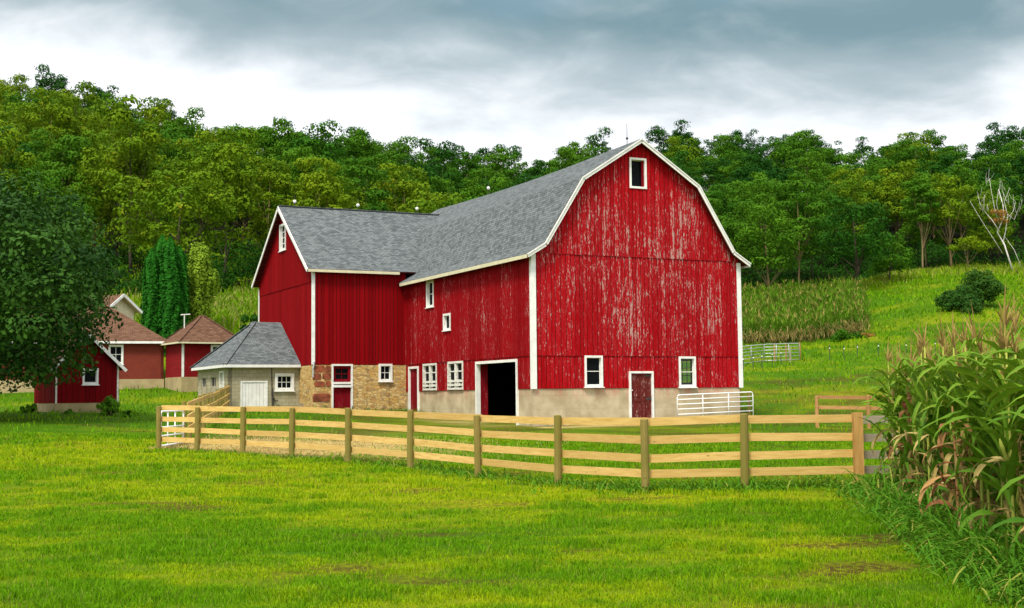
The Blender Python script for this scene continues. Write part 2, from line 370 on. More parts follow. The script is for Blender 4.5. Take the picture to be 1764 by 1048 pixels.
# ------------------------------------------------------------------ ground cover maps (what grows where, with the maple's shade in the turf colour)
fa, fb = math.cos(.4519), math.sin(.4519); BO = (.9477, 60.0)
def to_barn(x, y):
    dx, dy = x-BO[0], y-BO[1]; return dx*fa+dy*fb, -dx*fb+dy*fa
def fence_y(x): return np.where(x < 2.43, 33.84-1.235*(x+4.29)-.031*(x+4.29)**2, 24.14+(x-2.43)*.145)
def cover(x, y):
    """yellowness 0-1 and bare/straw 0-1 of the turf"""
    a, b = to_barn(x, y)
    yel = fbm(x*.10, y*.16, 3, 5)*1.5-.22 + (fbm(x*.6, y*.9, 9, 4)-.5)*1.5
    yel = yel + .16*(y < 26) + .33*np.exp(-((y-(fence_y(x)-6))/6.0)**2)*(x < 4) - .45*np.exp(-(((x+22)/9)**2+((y-60)/9)**2))  # last term paints the maple's shade into the turf as darker green
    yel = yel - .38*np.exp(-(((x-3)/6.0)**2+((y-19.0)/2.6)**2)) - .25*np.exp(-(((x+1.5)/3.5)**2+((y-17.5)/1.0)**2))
    yel = yel + .10*((y > 66) & (y < 100) & (x > 12)) - .2*((y > 56) & (y < 68) & (x > 12))
    inpen = (y > fence_y(x)+.2) & (x > -11.5) & (b < 19) 
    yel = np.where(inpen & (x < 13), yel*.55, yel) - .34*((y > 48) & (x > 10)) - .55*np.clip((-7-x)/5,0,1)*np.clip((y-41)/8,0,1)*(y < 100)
    straw = inpen*np.exp(-(((x+7.4)/4.2)**2+((y-41.0)/6.0)**2))*2.0
    straw = np.clip(straw, 0, 1)*np.clip(fbm(x*.5,y*.35,21,4)*3.2-.5, 0, 1)
    near_wall = np.exp(-((b+1.3)/1.5)**2)*((a > -.5) & (a < 12.5)) + np.exp(-((a+1.2)/1.3)**2)*((b > 0) & (b < 9))
    straw = np.maximum(straw, near_wall*np.clip(fbm(x*.45,y*.45,31,4)*2.6-.55,0,.95))
    bare = np.clip((fbm(x*.55, y*1.1, 41, 5)-.615)*7, 0, 1)*(y < 60)
    bare = np.maximum(bare, np.clip((fbm(x*.5,y*.6,51,4)-.44)*4, .12, .85)*inpen)
    bare = np.maximum(bare, .9*np.exp(-(((x+4.45)/.5)**2+((y-11.7)/.5)**2)))
    return np.clip(yel, 0, 1), np.clip(straw, 0, 1), np.clip(bare, 0, 1)

def grid_axis(segs):
    out = []
    for a, b, st in segs: out += list(np.arange(a, b, st))
    return np.array(out+[segs[-1][1]])
gx = grid_axis([(-900,-300,60),(-300,-120,9),(-120,-40,2.5),(-40,40,.6),(40,120,2.5),(120,300,9),(300,900,60)])
gy = grid_axis([(-600,-60,60),(-60,4,6),(4,60,.5),(60,130,1.5),(130,340,5),(340,1600,90)])
GX, GY = np.meshgrid(gx, gy); GZ = gz(GX, GY)
me = bpy.data.meshes.new('ground'); nx, ny = len(gx), len(gy)
idx = np.arange(nx*ny).reshape(ny, nx)
fc = np.stack([idx[:-1,:-1], idx[:-1,1:], idx[1:,1:], idx[1:,:-1]], -1).reshape(-1,4)
me.from_pydata(np.stack([GX,GY,GZ],-1).reshape(-1,3).tolist(), [], fc.tolist())
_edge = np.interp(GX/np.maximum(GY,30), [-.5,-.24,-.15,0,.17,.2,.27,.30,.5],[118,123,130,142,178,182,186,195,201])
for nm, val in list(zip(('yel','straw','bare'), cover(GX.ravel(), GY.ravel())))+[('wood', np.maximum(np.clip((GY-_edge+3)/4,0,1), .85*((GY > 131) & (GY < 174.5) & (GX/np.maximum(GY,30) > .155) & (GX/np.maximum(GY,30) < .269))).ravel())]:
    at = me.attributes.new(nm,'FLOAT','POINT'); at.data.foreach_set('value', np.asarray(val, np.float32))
me.polygons.foreach_set('use_smooth', np.ones(len(fc), bool))
m, k = new_mat('turf_ground'); o = obc(k)
n = k.noise(o, 2.2, 6, .65); nf = k.noise(k.mapping(o,(1,.6,1)), 9, 5, .7); nl = k.noise(k.mapping(o,(.5,1,1)), .35, 4, .6)
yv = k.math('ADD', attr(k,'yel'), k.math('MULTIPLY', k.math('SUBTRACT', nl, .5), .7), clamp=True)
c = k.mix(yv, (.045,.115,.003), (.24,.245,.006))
c = k.mix(k.ramp(nf,.35,.7,0,.6), c, (.045,.115,.004))
c = k.mix(k.ramp(n,.58,.75,0,.5), c, (.16,.16,.03))
sw = k.math('MULTIPLY', attr(k,'straw'), k.ramp(n,.2,.6,.5,1.0))
c = k.mix(sw, c, k.mix(nf, (.28,.19,.07), (.62,.48,.20)))
c = k.mix(k.math('MULTIPLY', attr(k,'bare'), k.ramp(nf,.3,.6)), c, (.062,.036,.010))
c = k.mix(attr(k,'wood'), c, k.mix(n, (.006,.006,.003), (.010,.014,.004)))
finish(k, c, .95, k.math('ADD', nf, n), .8, .09, .03)
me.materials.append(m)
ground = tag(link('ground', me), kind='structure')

# ------------------------------------------------------------------ grass blades
def blades(x, y, h, wd, lean, seed):
    r = np.random.default_rng(seed); n = len(x); z = gz(x, y)
    a = r.uniform(0, 2*np.pi, n); l = r.uniform(0, 2*np.pi, n)
    dx, dy = np.cos(a)*wd/2, np.sin(a)*wd/2
    lx, ly = np.cos(l)*lean*h, np.sin(l)*lean*h
    p0 = np.stack([x-dx, y-dy, z-.01], 1); p1 = np.stack([x+dx, y+dy, z-.01], 1)
    m0 = np.stack([x+dx*.8+lx*.35, y+dy*.8+ly*.35, z+h*.6], 1); m1 = np.stack([x-dx*.8+lx*.35, y-dy*.8+ly*.35, z+h*.6], 1)
    tp = np.stack([x+lx, y+ly, z+h*np.sqrt(np.maximum(.1, 1-lean**2*.5))], 1)
    return p0, p1, m0, m1, tp
m, k = new_mat('grass_blades'); r = attr(k,'rnd'); yv = attr(k,'yel')
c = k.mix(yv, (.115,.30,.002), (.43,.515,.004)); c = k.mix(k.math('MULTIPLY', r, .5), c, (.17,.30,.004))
c = k.mix(k.ramp(r,.93,.99,0,.6), c, (.36,.30,.08))
c = k.mix(k.ramp(r, .40, .0, 0, .8), c, (.030,.085,.003))
c = k.mix(attr(k,'dry'), c, (.56,.42,.17))
d = k.n('BsdfPrincipled', None, Base_Color=c, Roughness=.7); d.inputs['Specular IOR Level'].default_value = .06
t = k.n('BsdfTranslucent', None, Color=c); k.n('OutputMaterial', None, Surface=k.n('MixShader', None, i0=.34, i1=d.outputs[0], i2=t.outputs[0]).outputs[0])
M_grass = m
def in_build(x, y):
    a, b = to_barn(x, y)
    return ((a > -.1) & (a < 11.7) & (b > -.1) & (b < 26)) | ((a > -9.7) & (a < 0) & (b > 16) & (b < 27.5))
def grass_field(name, n, y0, y1, tmax, dens_pow, hfun, wfun, seed, keep=None):
    r = np.random.default_rng(seed)
    u = r.uniform(0, 1, n); y = y0*(y1/y0)**u if dens_pow == 2 else np.sqrt(y0**2+(y1**2-y0**2)*u)
    x = r.uniform(-tmax, tmax, n)*y
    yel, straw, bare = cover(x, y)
    thin_ = np.clip((fbm(x*2.2, y*2.8, 71, 4)-.50)*7, 0, .86)
    ok = (r.uniform(0,1,n) > np.maximum(np.maximum(bare*.96, straw*.93), thin_)) & ~in_build(x, y)
    if keep is not None: ok &= keep(x, y)
    x, y, yel, straw = x[ok], y[ok], yel[ok], straw[ok]; n = len(x)
    tuft = np.clip(fbm(x*1.1, y*1.3, 61, 4)*3.2-1.25, 0, 1)
    h = hfun(x, y)*r.uniform(.55, 1.35, n)*(.7+1.3*tuft)
    if name == 'pasture_grass':
        nf_ = ~((y > 130.5) & (y < 175) & (x/y > .155) & (x/y < .272)); x, y, yel, straw, tuft, h = x[nf_], y[nf_], yel[nf_], straw[nf_], tuft[nf_], h[nf_]; n = len(x)
    p0,p1,m0,m1,tp = blades(x, y, h, wfun(y)*r.uniform(.7,1.3,n), r.uniform(.15,.95,n), seed+1)
    quad = np.stack([p0,p1,m0,m1],1).reshape(-1,3)
    # tip as a second thin quad so that all faces have four corners
    tq = np.stack([m1,m0,tp,tp*.999+m1*.001],1).reshape(-1,3)
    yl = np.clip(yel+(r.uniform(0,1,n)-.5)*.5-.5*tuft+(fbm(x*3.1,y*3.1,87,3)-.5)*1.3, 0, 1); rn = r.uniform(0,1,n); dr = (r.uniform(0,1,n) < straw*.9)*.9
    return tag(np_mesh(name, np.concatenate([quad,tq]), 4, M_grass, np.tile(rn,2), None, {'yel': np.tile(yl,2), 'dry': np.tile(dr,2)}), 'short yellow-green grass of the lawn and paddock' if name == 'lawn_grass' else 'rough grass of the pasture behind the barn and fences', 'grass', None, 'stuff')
grass_field('lawn_grass', 780000, 10.0, 48, .53, 2, lambda x,y: np.interp(y,[10,25,48],[.043,.055,.085]), lambda y: np.interp(y,[10,25,48],[.0065,.013,.028]), 101)
grass_field('pasture_grass', 150000, 48, 185, .52, 1, lambda x,y: np.interp(y,[48,90,180],[.11,.18,.3]), lambda y: np.interp(y,[48,90,180],[.035,.07,.14]), 202,
            lambda x,y: (x/y > .15) | (x/y < -.12))

# ------------------------------------------------------------------ building helpers
def fn(z): return z if callable(z) else (lambda x: z)
def panel(mb, fr, x0, x1, zlo, zhi, holes=(), d0=0.0, d1=.03, bw=None, gap=.0, breaks=(), m=0, mback=None, jit=.006):
    zlo, zhi = fn(zlo), fn(zhi)
    ed = [x0]
    if bw:
        while ed[-1] < x1-bw*1.3: ed.append(ed[-1]+bw*random.uniform(.75,1.3))
    ed.append(x1); bd = set(ed)
    cuts = sorted(set([round(q,4) for q in ed]+[round(q,4) for h in holes for q in h[:2] if x0 < q < x1]+[round(q,4) for q in breaks if x0 < q < x1]))
    bi = 0; r = random.random(); dj = 0
    bset = set(round(q,4) for q in ed)
    for xa, xb in zip(cuts, cuts[1:]):
        if xa in bset: r = random.random(); dj = random.uniform(-jit, jit) if bw else 0
        ga = gap/2 if xa in bset and bw else 0; gb = gap/2 if xb in bset and bw else 0
        xm = (xa+xb)/2; segs = []; z = zlo(xm)
        hs = sorted((h[2],h[3]) for h in holes if h[0] < xm < h[1])
        lo_edge = True
        for h0, h1 in hs:
            if h0 > z+.005: segs.append((z, h0, lo_edge, False))
            z = max(z, h1); lo_edge = False
        if z < zhi(xm)-.005: segs.append((z, None, lo_edge, True))
        for za, zb, le, te in segs:
            a0, a1 = (zlo(xa), zlo(xb)) if le else (za, za)
            b0, b1 = (zhi(xa), zhi(xb)) if te else (zb, zb)
            if b0 <= a0+.001 and b1 <= a1+.001: continue
            b0, b1 = max(b0, a0), max(b1, a1)
            mb.hexa([fr(xa+ga,a0,d0),fr(xb-gb,a1,d0),fr(xb-gb,b1,d0),fr(xa+ga,b0,d0),fr(xa+ga,a0,d1+dj),fr(xb-gb,a1,d1+dj),fr(xb-gb,b1,d1+dj),fr(xa+ga,b0,d1+dj)], m, r)
            if mback is not None: mb.face([fr(xa,a0,d0-.004),fr(xb,a1,d0-.004),fr(xb,b1,d0-.004),fr(xa,b0,d0-.004)], mback)
def slab(mb, p, th, mt=0, mu=1, me_=2, r=None):
    p = [Vector(q) for q in p]; n = (p[1]-p[0]).cross(p[2]-p[0]).normalized(); q = [v-n*th for v in p]
    mb.face(p, mt, r); mb.face(q[::-1], mu, r); c = len(p)
    for i in range(c): mb.face([p[i], q[i], q[(i+1)%c], p[(i+1)%c]], me_, r)
def ring(mb, fr, x0,x1,z0,z1,t,d0,d1,m=0,bottom=True):
    mb.wbox(fr,x0,x0+t,z0,z1,d0,d1,m); mb.wbox(fr,x1-t,x1,z0,z1,d0,d1,m)
    mb.wbox(fr,x0+t,x1-t,z1-t,z1,d0,d1-.003,m)
    if bottom: mb.wbox(fr,x0+t,x1-t,z0,z0+t,d0,d1-.003,m)
def window(fr, x0,x1,z0,z1, parent, vm=1, hm=1, t=.11, d=.07, frame_m=None, sash_m=None, pane_m=None, sill=True, name='window', rec=-.07):
    fm = frame_m or M_white
    f = MB(); ring(f, fr, x0,x1,z0,z1,t,-.12,d); o = f.build(name, fm, parent)
    xi0,xi1,zi0,zi1 = x0+t,x1-t,z0+t,z1-t
    sh = MB(); ring(sh, fr, xi0,xi1,zi0,zi1,.022,rec-.02,rec+.03)
    for i in range(vm): xx = xi0+(xi1-xi0)*(i+1)/(vm+1); sh.wbox(fr,xx-.014,xx+.014,zi0+.035,zi1-.035,rec-.01,rec+.024)
    for i in range(hm): zz = zi0+(zi1-zi0)*(i+1)/(hm+1); sh.wbox(fr,xi0+.035,xi1-.035,zz-.017,zz+.017,rec-.012,rec+.028)
    sh.build('sash', sash_m or fm, o)
    p = MB(); p.face([fr(xi0,zi0,rec-.005),fr(xi1,zi0,rec-.005),fr(xi1,zi1,rec-.005),fr(xi0,zi1,rec-.005)]); p.build('pane', pane_m or M_glass, o)
    if sill:
        q = MB(); q.wbox(fr,x0-.05,x1+.05,z0-.045,z0-.002,-.05,d+.05); q.build('sill', fm, o)
    return o
def hole(x0,x1,z0,z1,t=.11): return (x0+t*.6, x1-t*.6, z0+t*.6, z1-t*.6)
m, k = new_mat('clear_window_glass')
g = k.n('BsdfGlossy', None, Color=(.8,.8,.8), Roughness=.05); tr = k.n('BsdfTransparent', None, Color=(.75,.8,.78))
k.n('OutputMaterial', None, Surface=k.n('MixShader', None, i0=.03, i1=tr.outputs[0], i2=g.outputs[0]).outputs[0]); M_clear = m

# ------------------------------------------------------------------ the red barn (local axes: x along the gable front, y back along the side)
W, LS, S, U = 11.56, 16.19, 5.48, 11.4
LB = 25.0; WB = LS+U
barn = thing('red_barn', 'large weathered red barn with gambrel roof, gabled ell and stone and concrete base', 'barn', (BO[0],BO[1],0), .4519)
PK, KN, LO, EA = (0,14.22), (3.30,12.12), (5.34,8.92), (6.28,8.36)
def prof(off):
    o = abs(off); P4 = [PK,KN,LO,EA]; return float(np.interp(o, [q[0] for q in P4], [q[1] for q in P4]))
CX = W/2
F = frame((0,0,0),(1,0,0),(0,-1,0)); FS = frame((0,0,0),(0,-1,0),(-1,0,0)); FR = frame((W,0,0),(0,1,0),(1,0,0)); FB = frame((W,LB,0),(-1,0,0),(0,1,0))
def fs(x): return -x                                   # side wall x runs backwards: use -b
ZB, ZM, ZT, ZW = 2.18, 3.735, 8.50, 8.38
gwin = [(2.68,3.66,2.24,3.72),(7.93,8.91,2.20,3.70)]; topw = (5.27,6.23,11.82,13.32); door = (5.10,6.46,.45,2.98)
# front gable
fh = [hole(*q) for q in gwin]+[(door[0]+.05,door[1]-.05,0,door[3]-.05)]
b = MB(); kw = dict(bw=.235, gap=.034, mback=1)
panel(b, F, 0, W, ZB, ZM, fh, .0, .03, **kw)
panel(b, F, 0, W, ZM-.03, ZT, [], .035, .065, **kw)
panel(b, F, 0, W, ZT-.03, lambda x: prof(x-CX)-.10, [hole(*topw)], .07, .10, breaks=[CX-KN[0],CX,CX+KN[0],CX-LO[0],CX+LO[0]], **kw)
for zz, dd in ((ZM,.066),(ZT,.101)):                   # drip edge at each overlap
    pass
b.build('gable_wall', [M_front, M_dark], barn)
# side wall seen from the yard (b runs back); x = -b
bigd = (-6.34,-1.56,.2,3.60); sdoor = (-15.62,-14.12,.75,3.58); w1 = (-13.45,-11.47,2.20,3.68); w2 = (-9.95,-7.93,2.20,3.70)
hiw = (-12.82,-11.78,6.76,8.24); low_ = (-10.46,-9.48,5.37,6.27)
b = MB()
panel(b, FS, -LS, 0, ZB, ZM, [hole(*w1),hole(*w2),(bigd[0]+.08,bigd[1]-.08,0,bigd[3]-.08),(sdoor[0]+.06,sdoor[1]-.06,0,sdoor[3]-.05)], .0,.03, **kw)
panel(b, FS, -LS, 0, ZM-.03, 8.50, [hole(*hiw),hole(*low_)], .035,.065, **kw)
b.build('side_wall', [M_side, M_dark], barn)
b = MB(); rw = (4.1,5.6,2.35,3.75)
panel(b, FR, 0, LB, .4, 8.50, [hole(*rw), hole(12,13.4,2.35,3.75)], .0,.03, **kw)
panel(b, FB, 0, W, .8, lambda x: prof(x-CX)-.12, [], .0,.03, breaks=[CX-KN[0],CX,CX+KN[0],CX-LO[0],CX+LO[0]], **kw)
b.build('back_wall', [M_side, M_dark], barn)
window(FR, *rw, barn, 2, 2, pane_m=M_clear, sash_m=M_dark); window(FR, 12,13.4,2.35,3.75, barn, 1, 1)
# foundation
b = MB()
panel(b, F, 0, W, 0, ZB-.01, [(door[0]+.05,door[1]-.05,0,3)], -.30,-.012)
b.build('foundation', M_conc, barn); b = MB()
panel(b, FS, -LS, -.001, 0, ZB-.01, [(bigd[0]+.08,bigd[1]-.08,0,5),(sdoor[0]+.06,sdoor[1]-.06,0,5)], -.30,-.012)
b.build('foundation', M_conc, barn)
b = MB(); b.face([(.2,.2,.36),(W-.1,.2,.36),(W-.1,LB,.36),(.2,LB,.36)]); b.build('barn_floor', M_dark, barn)
# ell
FW = frame((-S,LS,0),(1,0,0),(0,-1,0)); FG = frame((-S,LS,0),(0,-1,0),(-1,0,0))
WR, WE = 13.34, 9.02                                   # ridge, eave edge
wb = U/2; 
def wprof(bb): return WR-.12-abs(bb-wb)*(WR-WE)/(wb+.42)
b = MB()
panel(b, FW, 0, S, ZM-.02, 9.15, [], .0,.04, **kw)
wgw = (-6.62,-5.30,10.70,12.32)
panel(b, FG, -U, 0, ZM-.02, ZW, [], .0,.035, **kw)
panel(b, FG, -U, 0, ZW-.03, lambda x: wprof(-x), [hole(*wgw,.12)], .04,.07, breaks=[-wb], **kw)
FWB = frame((0,WB,0),(-1,0,0),(0,1,0)); panel(b, FWB, -1, S, 1, 9.15, [], 0,.03, **kw)
b.build('ell_wall', [M_wing, M_dark], barn)
wd = (1.02,2.26,.8,3.74); ww = (3.80,4.62,2.76,3.76)
b = MB()
panel(b, FW, 0, S-.0, .2, ZM-.05, [hole(*ww),(wd[0]+.05,wd[1]-.05,0,wd[3]-.05)], -.45,.055, bw=.32, jit=.02)
panel(b, FG, -U, 0, .2, ZM-.05, [], -.45,.05)
st = b.build('stone_base', M_stone, barn)
b = MB()
for (x0,x1,z0,z1) in ((.05,.62,3.28,3.66),(.66,.98,3.30,3.64),(-.06,.42,2.86,3.22),(.50,.98,2.90,3.24),(.02,.66,2.46,2.78),(.70,.97,2.50,2.80),(-.02,.93,1.66,2.10),(.02,.50,.85,1.22),(.56,.86,.9,1.2)):
    c = (x0+x1)/2; cz = (z0+z1)/2
    pts = [(x0+random.uniform(0,.05),z0+random.uniform(0,.05)),(c,z0-.01),(x1-random.uniform(0,.05),z0+random.uniform(0,.05)),(x1,cz),(x1-random.uniform(0,.06),z1-random.uniform(0,.04)),(c,z1+.01),(x0+random.uniform(0,.06),z1-random.uniform(0,.04)),(x0-.01,cz)]
    fr_ = [FW(x,z,.085) for x,z in pts]; bk = [FW(x+(x-c)*.06,z+(z-cz)*.08,.03) for x,z in pts]; r = random.random()
    b.face(fr_, 0, r)
    for i in range(8): b.face([bk[i],bk[(i+1)%8],fr_[(i+1)%8],fr_[i]], 0, r)
b.build('quoin_stones', M_rstone, st)
# main roof with a slightly sagging ridge
def sag(bb, o): return -.20*math.sin(math.pi*min(max(bb/LB,0),1))*(1-o/6.3)
b = MB(); nb = 14; bs = [-.42+(LB+.75)*i/nb for i in range(nb+1)]
P4 = [PK,KN,LO,EA]
for sgn in (-1,1):
    for (o0,z0),(o1,z1) in zip(P4,P4[1:]):
        for b0,b1 in zip(bs,bs[1:]):
            q = [(CX+sgn*o1,b0,z1+sag(b0,o1)),(CX+sgn*o1,b1,z1+sag(b1,o1)),(CX+sgn*o0,b1,z0+sag(b1,o0)),(CX+sgn*o0,b0,z0+sag(b0,o0))]
            if sgn < 0: q = [q[1],q[0],q[3],q[2]]
            p = [Vector(v) for v in q]; nn = (p[1]-p[0]).cross(p[2]-p[0]).normalized(); lo = [v-nn*.09 for v in p]
            b.face(p, 0, .5); b.face(lo[::-1], 1, .5)
            if b0 == bs[0] or b1 == bs[-1]:
                for i in range(4): b.face([p[i],lo[i],lo[(i+1)%4],p[(i+1)%4]], 1, .5)
roof = b.build('roof', [M_roof, M_soff], barn)
b = MB()
for sgn in (-1,1):
    for (o0,z0),(o1,z1) in zip(P4,P4[1:]):
        x0,x1 = CX+sgn*o0, CX+sgn*o1
        ln = math.hypot(o1-o0,z1-z0); nx_, nz_ = (z0-z1)/ln*sgn, (o1-o0)/ln
        for hh, off, dd in ((.155,-.10,-.455),(.05,-.025,-.49)):
            c0 = Vector((x0+nx_*off,dd,z0+nz_*off)); c1 = Vector((x1+nx_*off,dd,z1+nz_*off))
            b.beam(c0, c1, .05, hh, 0, (nx_,0,nz_))
b.build('rake_board', M_white, roof)
for sgn in (-1,1):
    b = MB(); x = CX+sgn*6.26
    b.box(x-.025,x+.025,-.42,LS-.35 if sgn < 0 else LB+.3,8.18,8.35)
    b.build('fascia', M_cream if sgn < 0 else M_white, roof)
# ell roof
b = MB(); ea0, ea1 = LS-.36, WB+.42; rb = LS+wb
A0 = -S-.42
slab(b, [(A0,ea0,WE),(4.5,ea0,WE),(4.5,rb,WR),(A0,rb,WR)], .09, 0,1,1, .5)
slab(b, [(4.5,ea1,WE),(A0,ea1,WE),(A0,rb,WR),(4.5,rb,WR)], .09, 0,1,1, .5)
b.beam((A0,rb,WR+.02),(4.5,rb,WR+.02),.22,.05,0)
er = b.build('roof', [M_roof, M_soff], barn)
b = MB(); sl = (WR-WE)/(rb-ea0); 
for s0 in (-1,1):
    e = ea0 if s0 < 0 else ea1; nv = Vector((0, s0*sl, 1)).normalized()
    b.beam(Vector((A0-.03,rb,WR))-nv*.12, Vector((A0-.03,e,WE))-nv*.12, .05, .2, 0, nv)
b.build('rake_board', M_white, er)
b = MB(); b.box(A0,-.50,ea0-.03,ea0+.02,WE-.17,WE-.02); b.build('fascia', M_cream, er)
for i in range(9):                                       # purlin ends under the ell's open overhang
    f_ = .08+.9*i/9
    for e in (ea0, ea1):
        y = rb+(e-rb)*f_; z = WR+(WE-WR)*f_-.17; b = MB(); b.box(A0+.05,-S,y-.04,y+.04,z-.06,z+.05); b.build('purlin', M_soff, er)
# corner boards
def corner(x, y, dx, dy, z0, z1):
    b = MB(); b.box(min(x-dx*.09,x+dx*.13),max(x-dx*.09,x+dx*.13),y-.125,y-.10,z0,z1)
    xx = x-.115 if dx > 0 else x+.09
    b.box(xx,xx+.025,y-.125,y+.07,z0,z1)
    b.build('corner_board', M_white, barn)
corner(-.0,0,1,1,ZB-.02,8.42); corner(W+.0,0,-1,1,ZB-.02,8.40)
b = MB(); b.box(-S-.09,-S+.06,LS-.085,LS-.05,ZM-.02,8.95); b.box(-S-.09,-S-.065,LS-.05,LS+.1,ZM-.02,8.95); b.build('corner_board', M_white, barn)
b = MB(); b.box(-S-.10,-S-.06,WB-.1,WB+.06,ZM,8.8); b.build('corner_board', M_white, barn)
b = MB(); b.tube([FW(.0,3.86,.12),FW(-.02,3.72,.13),FW(-.06,3.5,.14),FW(-.06,3.0,.14)], .05, 8); b.build('downspout', M_metal, barn)
# windows
for q in gwin: window(F, *q, barn, 0, 1, .10, .085, pane_m=M_clear if q[0] > 5 else M_glass, frame_m=M_white)
tw = window(F, *topw, barn, 0, 0, .10, .15, sill=False)
b = MB(); b.wbox(F, 6.0,6.13,11.93,13.2,-.0,.05); b.build('shutter', M_red, tw)
window(FS, *hiw, barn, 0, 1, .11, .10); window(FS, *low_, barn, 0, 0, .11, .10)
o = window(FG, *wgw, barn, 1, 3, .12, .11)
for q in (w1, w2):                                       # paired sashes with a broken louvred flower-box rail
    o = window(FS, *q, barn, 0, 0, .11, .075, M_whitew, M_whitew, sill=False)
    xm = (q[0]+q[1])/2; b = MB()
    b.wbox(FS,xm-.1,xm+.1,q[2]+.13,q[3]-.13,-.1,.06); b.build('mullion', M_whitew, o)
    b = MB(); zc_ = q[2]+.98; b.wbox(FS,q[0]+.13,xm-.1,zc_-.03,zc_+.03,-.07,-.02); b.wbox(FS,xm+.1,q[1]-.13,zc_-.03,zc_+.03,-.07,-.02); b.build('sash_bar', M_whitew, o)
    b = MB()
    for z0 in (.03,.22,.42):
        for x0,x1 in ((q[0]+.05,xm-.03),(xm+.03,q[1]-.05)):
            n = 5
            for i in range(n):
                xa, xb = x0+(x1-x0)*i/n, x0+(x1-x0)*(i+1)/n; dz = .05*math.cos((i-2)/2*1.4)+random.uniform(-.015,.015)
                b.wbox(FS,xa,xb,q[2]+z0-dz*.3,q[2]+z0+.085+dz*(.7 if z0 > .1 else 0),.076,.10)
    b.build('slat_rail', M_whitew, o)
o = window(FW, *ww, barn, 1, 1, .12, .12)
# gable door
b = MB(); ring(b, F, *door, .10,-.12,.09, 0, False); o = b.build('door_frame', M_white, barn)
b = MB(); panel(b, F, door[0]+.1, door[1]-.1, door[2], door[3]-.1, [], -.03,.0, bw=.22, gap=.012); d_ = b.build('door', M_odoor, barn)
for zz in (.62,1.62,2.72):
    b = MB(); b.wbox(F,door[1]-.42,door[1]-.06,zz,zz+.09,.008,.02); b.build('hinge', M_iron, d_)
for zz in (1.52,1.74):
    b = MB(); b.wbox(F,door[0]+.2,door[1]-.06,zz,zz+.035,.006,.014); b.build('strap', M_odoor, d_)
b = MB(); b.wbox(F,door[0]+.09,door[0]+.20,2.05,2.10,.01,.05); b.build('handle', M_white, d_)
# wide doorway on the side, standing open
b = MB(); ring(b, FS, *bigd, .13,-.15,.085, 0, False); b.build('doorway_frame', M_white, barn)
b = MB(); fx = bigd[0]+.14
FO = frame(FS(fx,0,-.16), (1,0,0), (0,-1,0))
panel(b, FO, 0, .40, .5, 3.45, [], -.04, .0, bw=.2, gap=.012); b.build('open_door', M_red, barn)
# narrow side door
b = MB(); ring(b, FS, *sdoor, .13,-.12,.085, 0, False); b.build('door_frame', M_white, barn)
b = MB(); panel(b, FS, sdoor[0]+.13, sdoor[1]-.13, sdoor[2], sdoor[3]-.13, [], -.05,-.01, bw=.3, gap=.006); b.build('door', M_red, barn)
# ell door: glazed upper half over a boarded lower half
b = MB(); ring(b, FW, *wd, .10,-.12,.11, 0, False); o = b.build('door_frame', M_white, barn)
b = MB(); b.wbox(FW,wd[0]+.1,wd[1]-.1,2.62,2.74,-.1,.12); b.wbox(FW,wd[0]+.07,wd[1]-.07,2.44,2.57,-.1,.14); b.build('cross_rail', M_white, o)
b = MB(); panel(b, FW, wd[0]+.1, wd[1]-.1, wd[2], 2.43, [], -.08,-.02, bw=.3, gap=.008); b.build('door', M_red, barn)
window(FW, wd[0]+.1, wd[1]-.1, 2.745, wd[3]-.1, barn, 1, 1, .14, .0, M_red, M_red, sill=False, name='door_light', rec=-.05)
# lightning rods with glass balls
def rod(a, bb, z, h, ball=None):
    b = MB(); b.tube([(a,bb,z-.1),(a,bb,z+h)], [.018,.010], 6); o = b.build('lightning_rod', M_iron, barn)
    q = MB(); q.ball((a,bb,z+(ball or .25)), .11 if ball else .07, 0, 8); q.build('ball', M_white if ball else M_iron, o)
for a in (-4.9, -.9, 3.0): rod(a, rb, WR, .75, .33)
rod(CX, 17.2, PK[1]-.18, .8, .40); rod(CX, .9, PK[1], 1.0)

# ------------------------------------------------------------------ block milk house against the ell
mh = thing('milk_house', 'low grey concrete block milk house with hipped shingle roof and white door', 'outbuilding', (BO[0],BO[1],0), .4519)
X0, X1, Y0, Y1 = -9.60, -S-.06, 18.76, 26.6
FM = frame((X0,Y0,0),(1,0,0),(0,-1,0)); FL = frame((X0,Y0,0),(0,-1,0),(-1,0,0))
md = (.68,2.22,1.15,2.86); mw = (2.64,3.76,2.28,3.28)
b = MB()
panel(b, FM, 0, X1-X0, .4, 3.74, [hole(*mw,.14),(md[0]+.05,md[1]-.05,0,md[3]-.05)], -.2,0)
sw = [(-6.75,-5.45,2.0,3.2),(-4.35,-2.95,2.0,3.2)]; sd_ = (-2.05,-.95,1.1,3.45)
panel(b, FL, -(Y1-Y0), 0, .4, 3.74, [hole(*q,.05) for q in sw]+[(sd_[0]+.05,sd_[1]-.05,0,sd_[3]-.05)], -.2,0)
FK = frame((X1,Y1,0),(-1,0,0),(0,1,0)); panel(b, FK, 0, X1-X0, .4, 3.74, [], -.2, 0)
b.build('wall', M_block, mh)
b = MB(); e = .32; RX, RZ = -7.12, 6.42; ym = (Y0+Y1)/2; zE = 3.78
slab(b, [(X0-e,Y0-e,zE),(X1+.02,Y0-e,zE),(X1+.02,ym,RZ),(RX,ym,RZ)], .06, 0,1,1, .5)
slab(b, [(X1+.02,Y1+e,zE),(X0-e,Y1+e,zE),(RX,ym,RZ),(X1+.02,ym,RZ)], .06, 0,1,1, .5)
slab(b, [(X0-e,Y1+e,zE),(X0-e,Y0-e,zE),(RX,ym,RZ)], .06, 0,1,1, .5)
b.beam((X0-e,Y0-e,zE+.02),(RX,ym,RZ+.02),.26,.04,0); b.beam((X0-e,Y1+e,zE+.02),(RX,ym,RZ+.02),.26,.04,0)
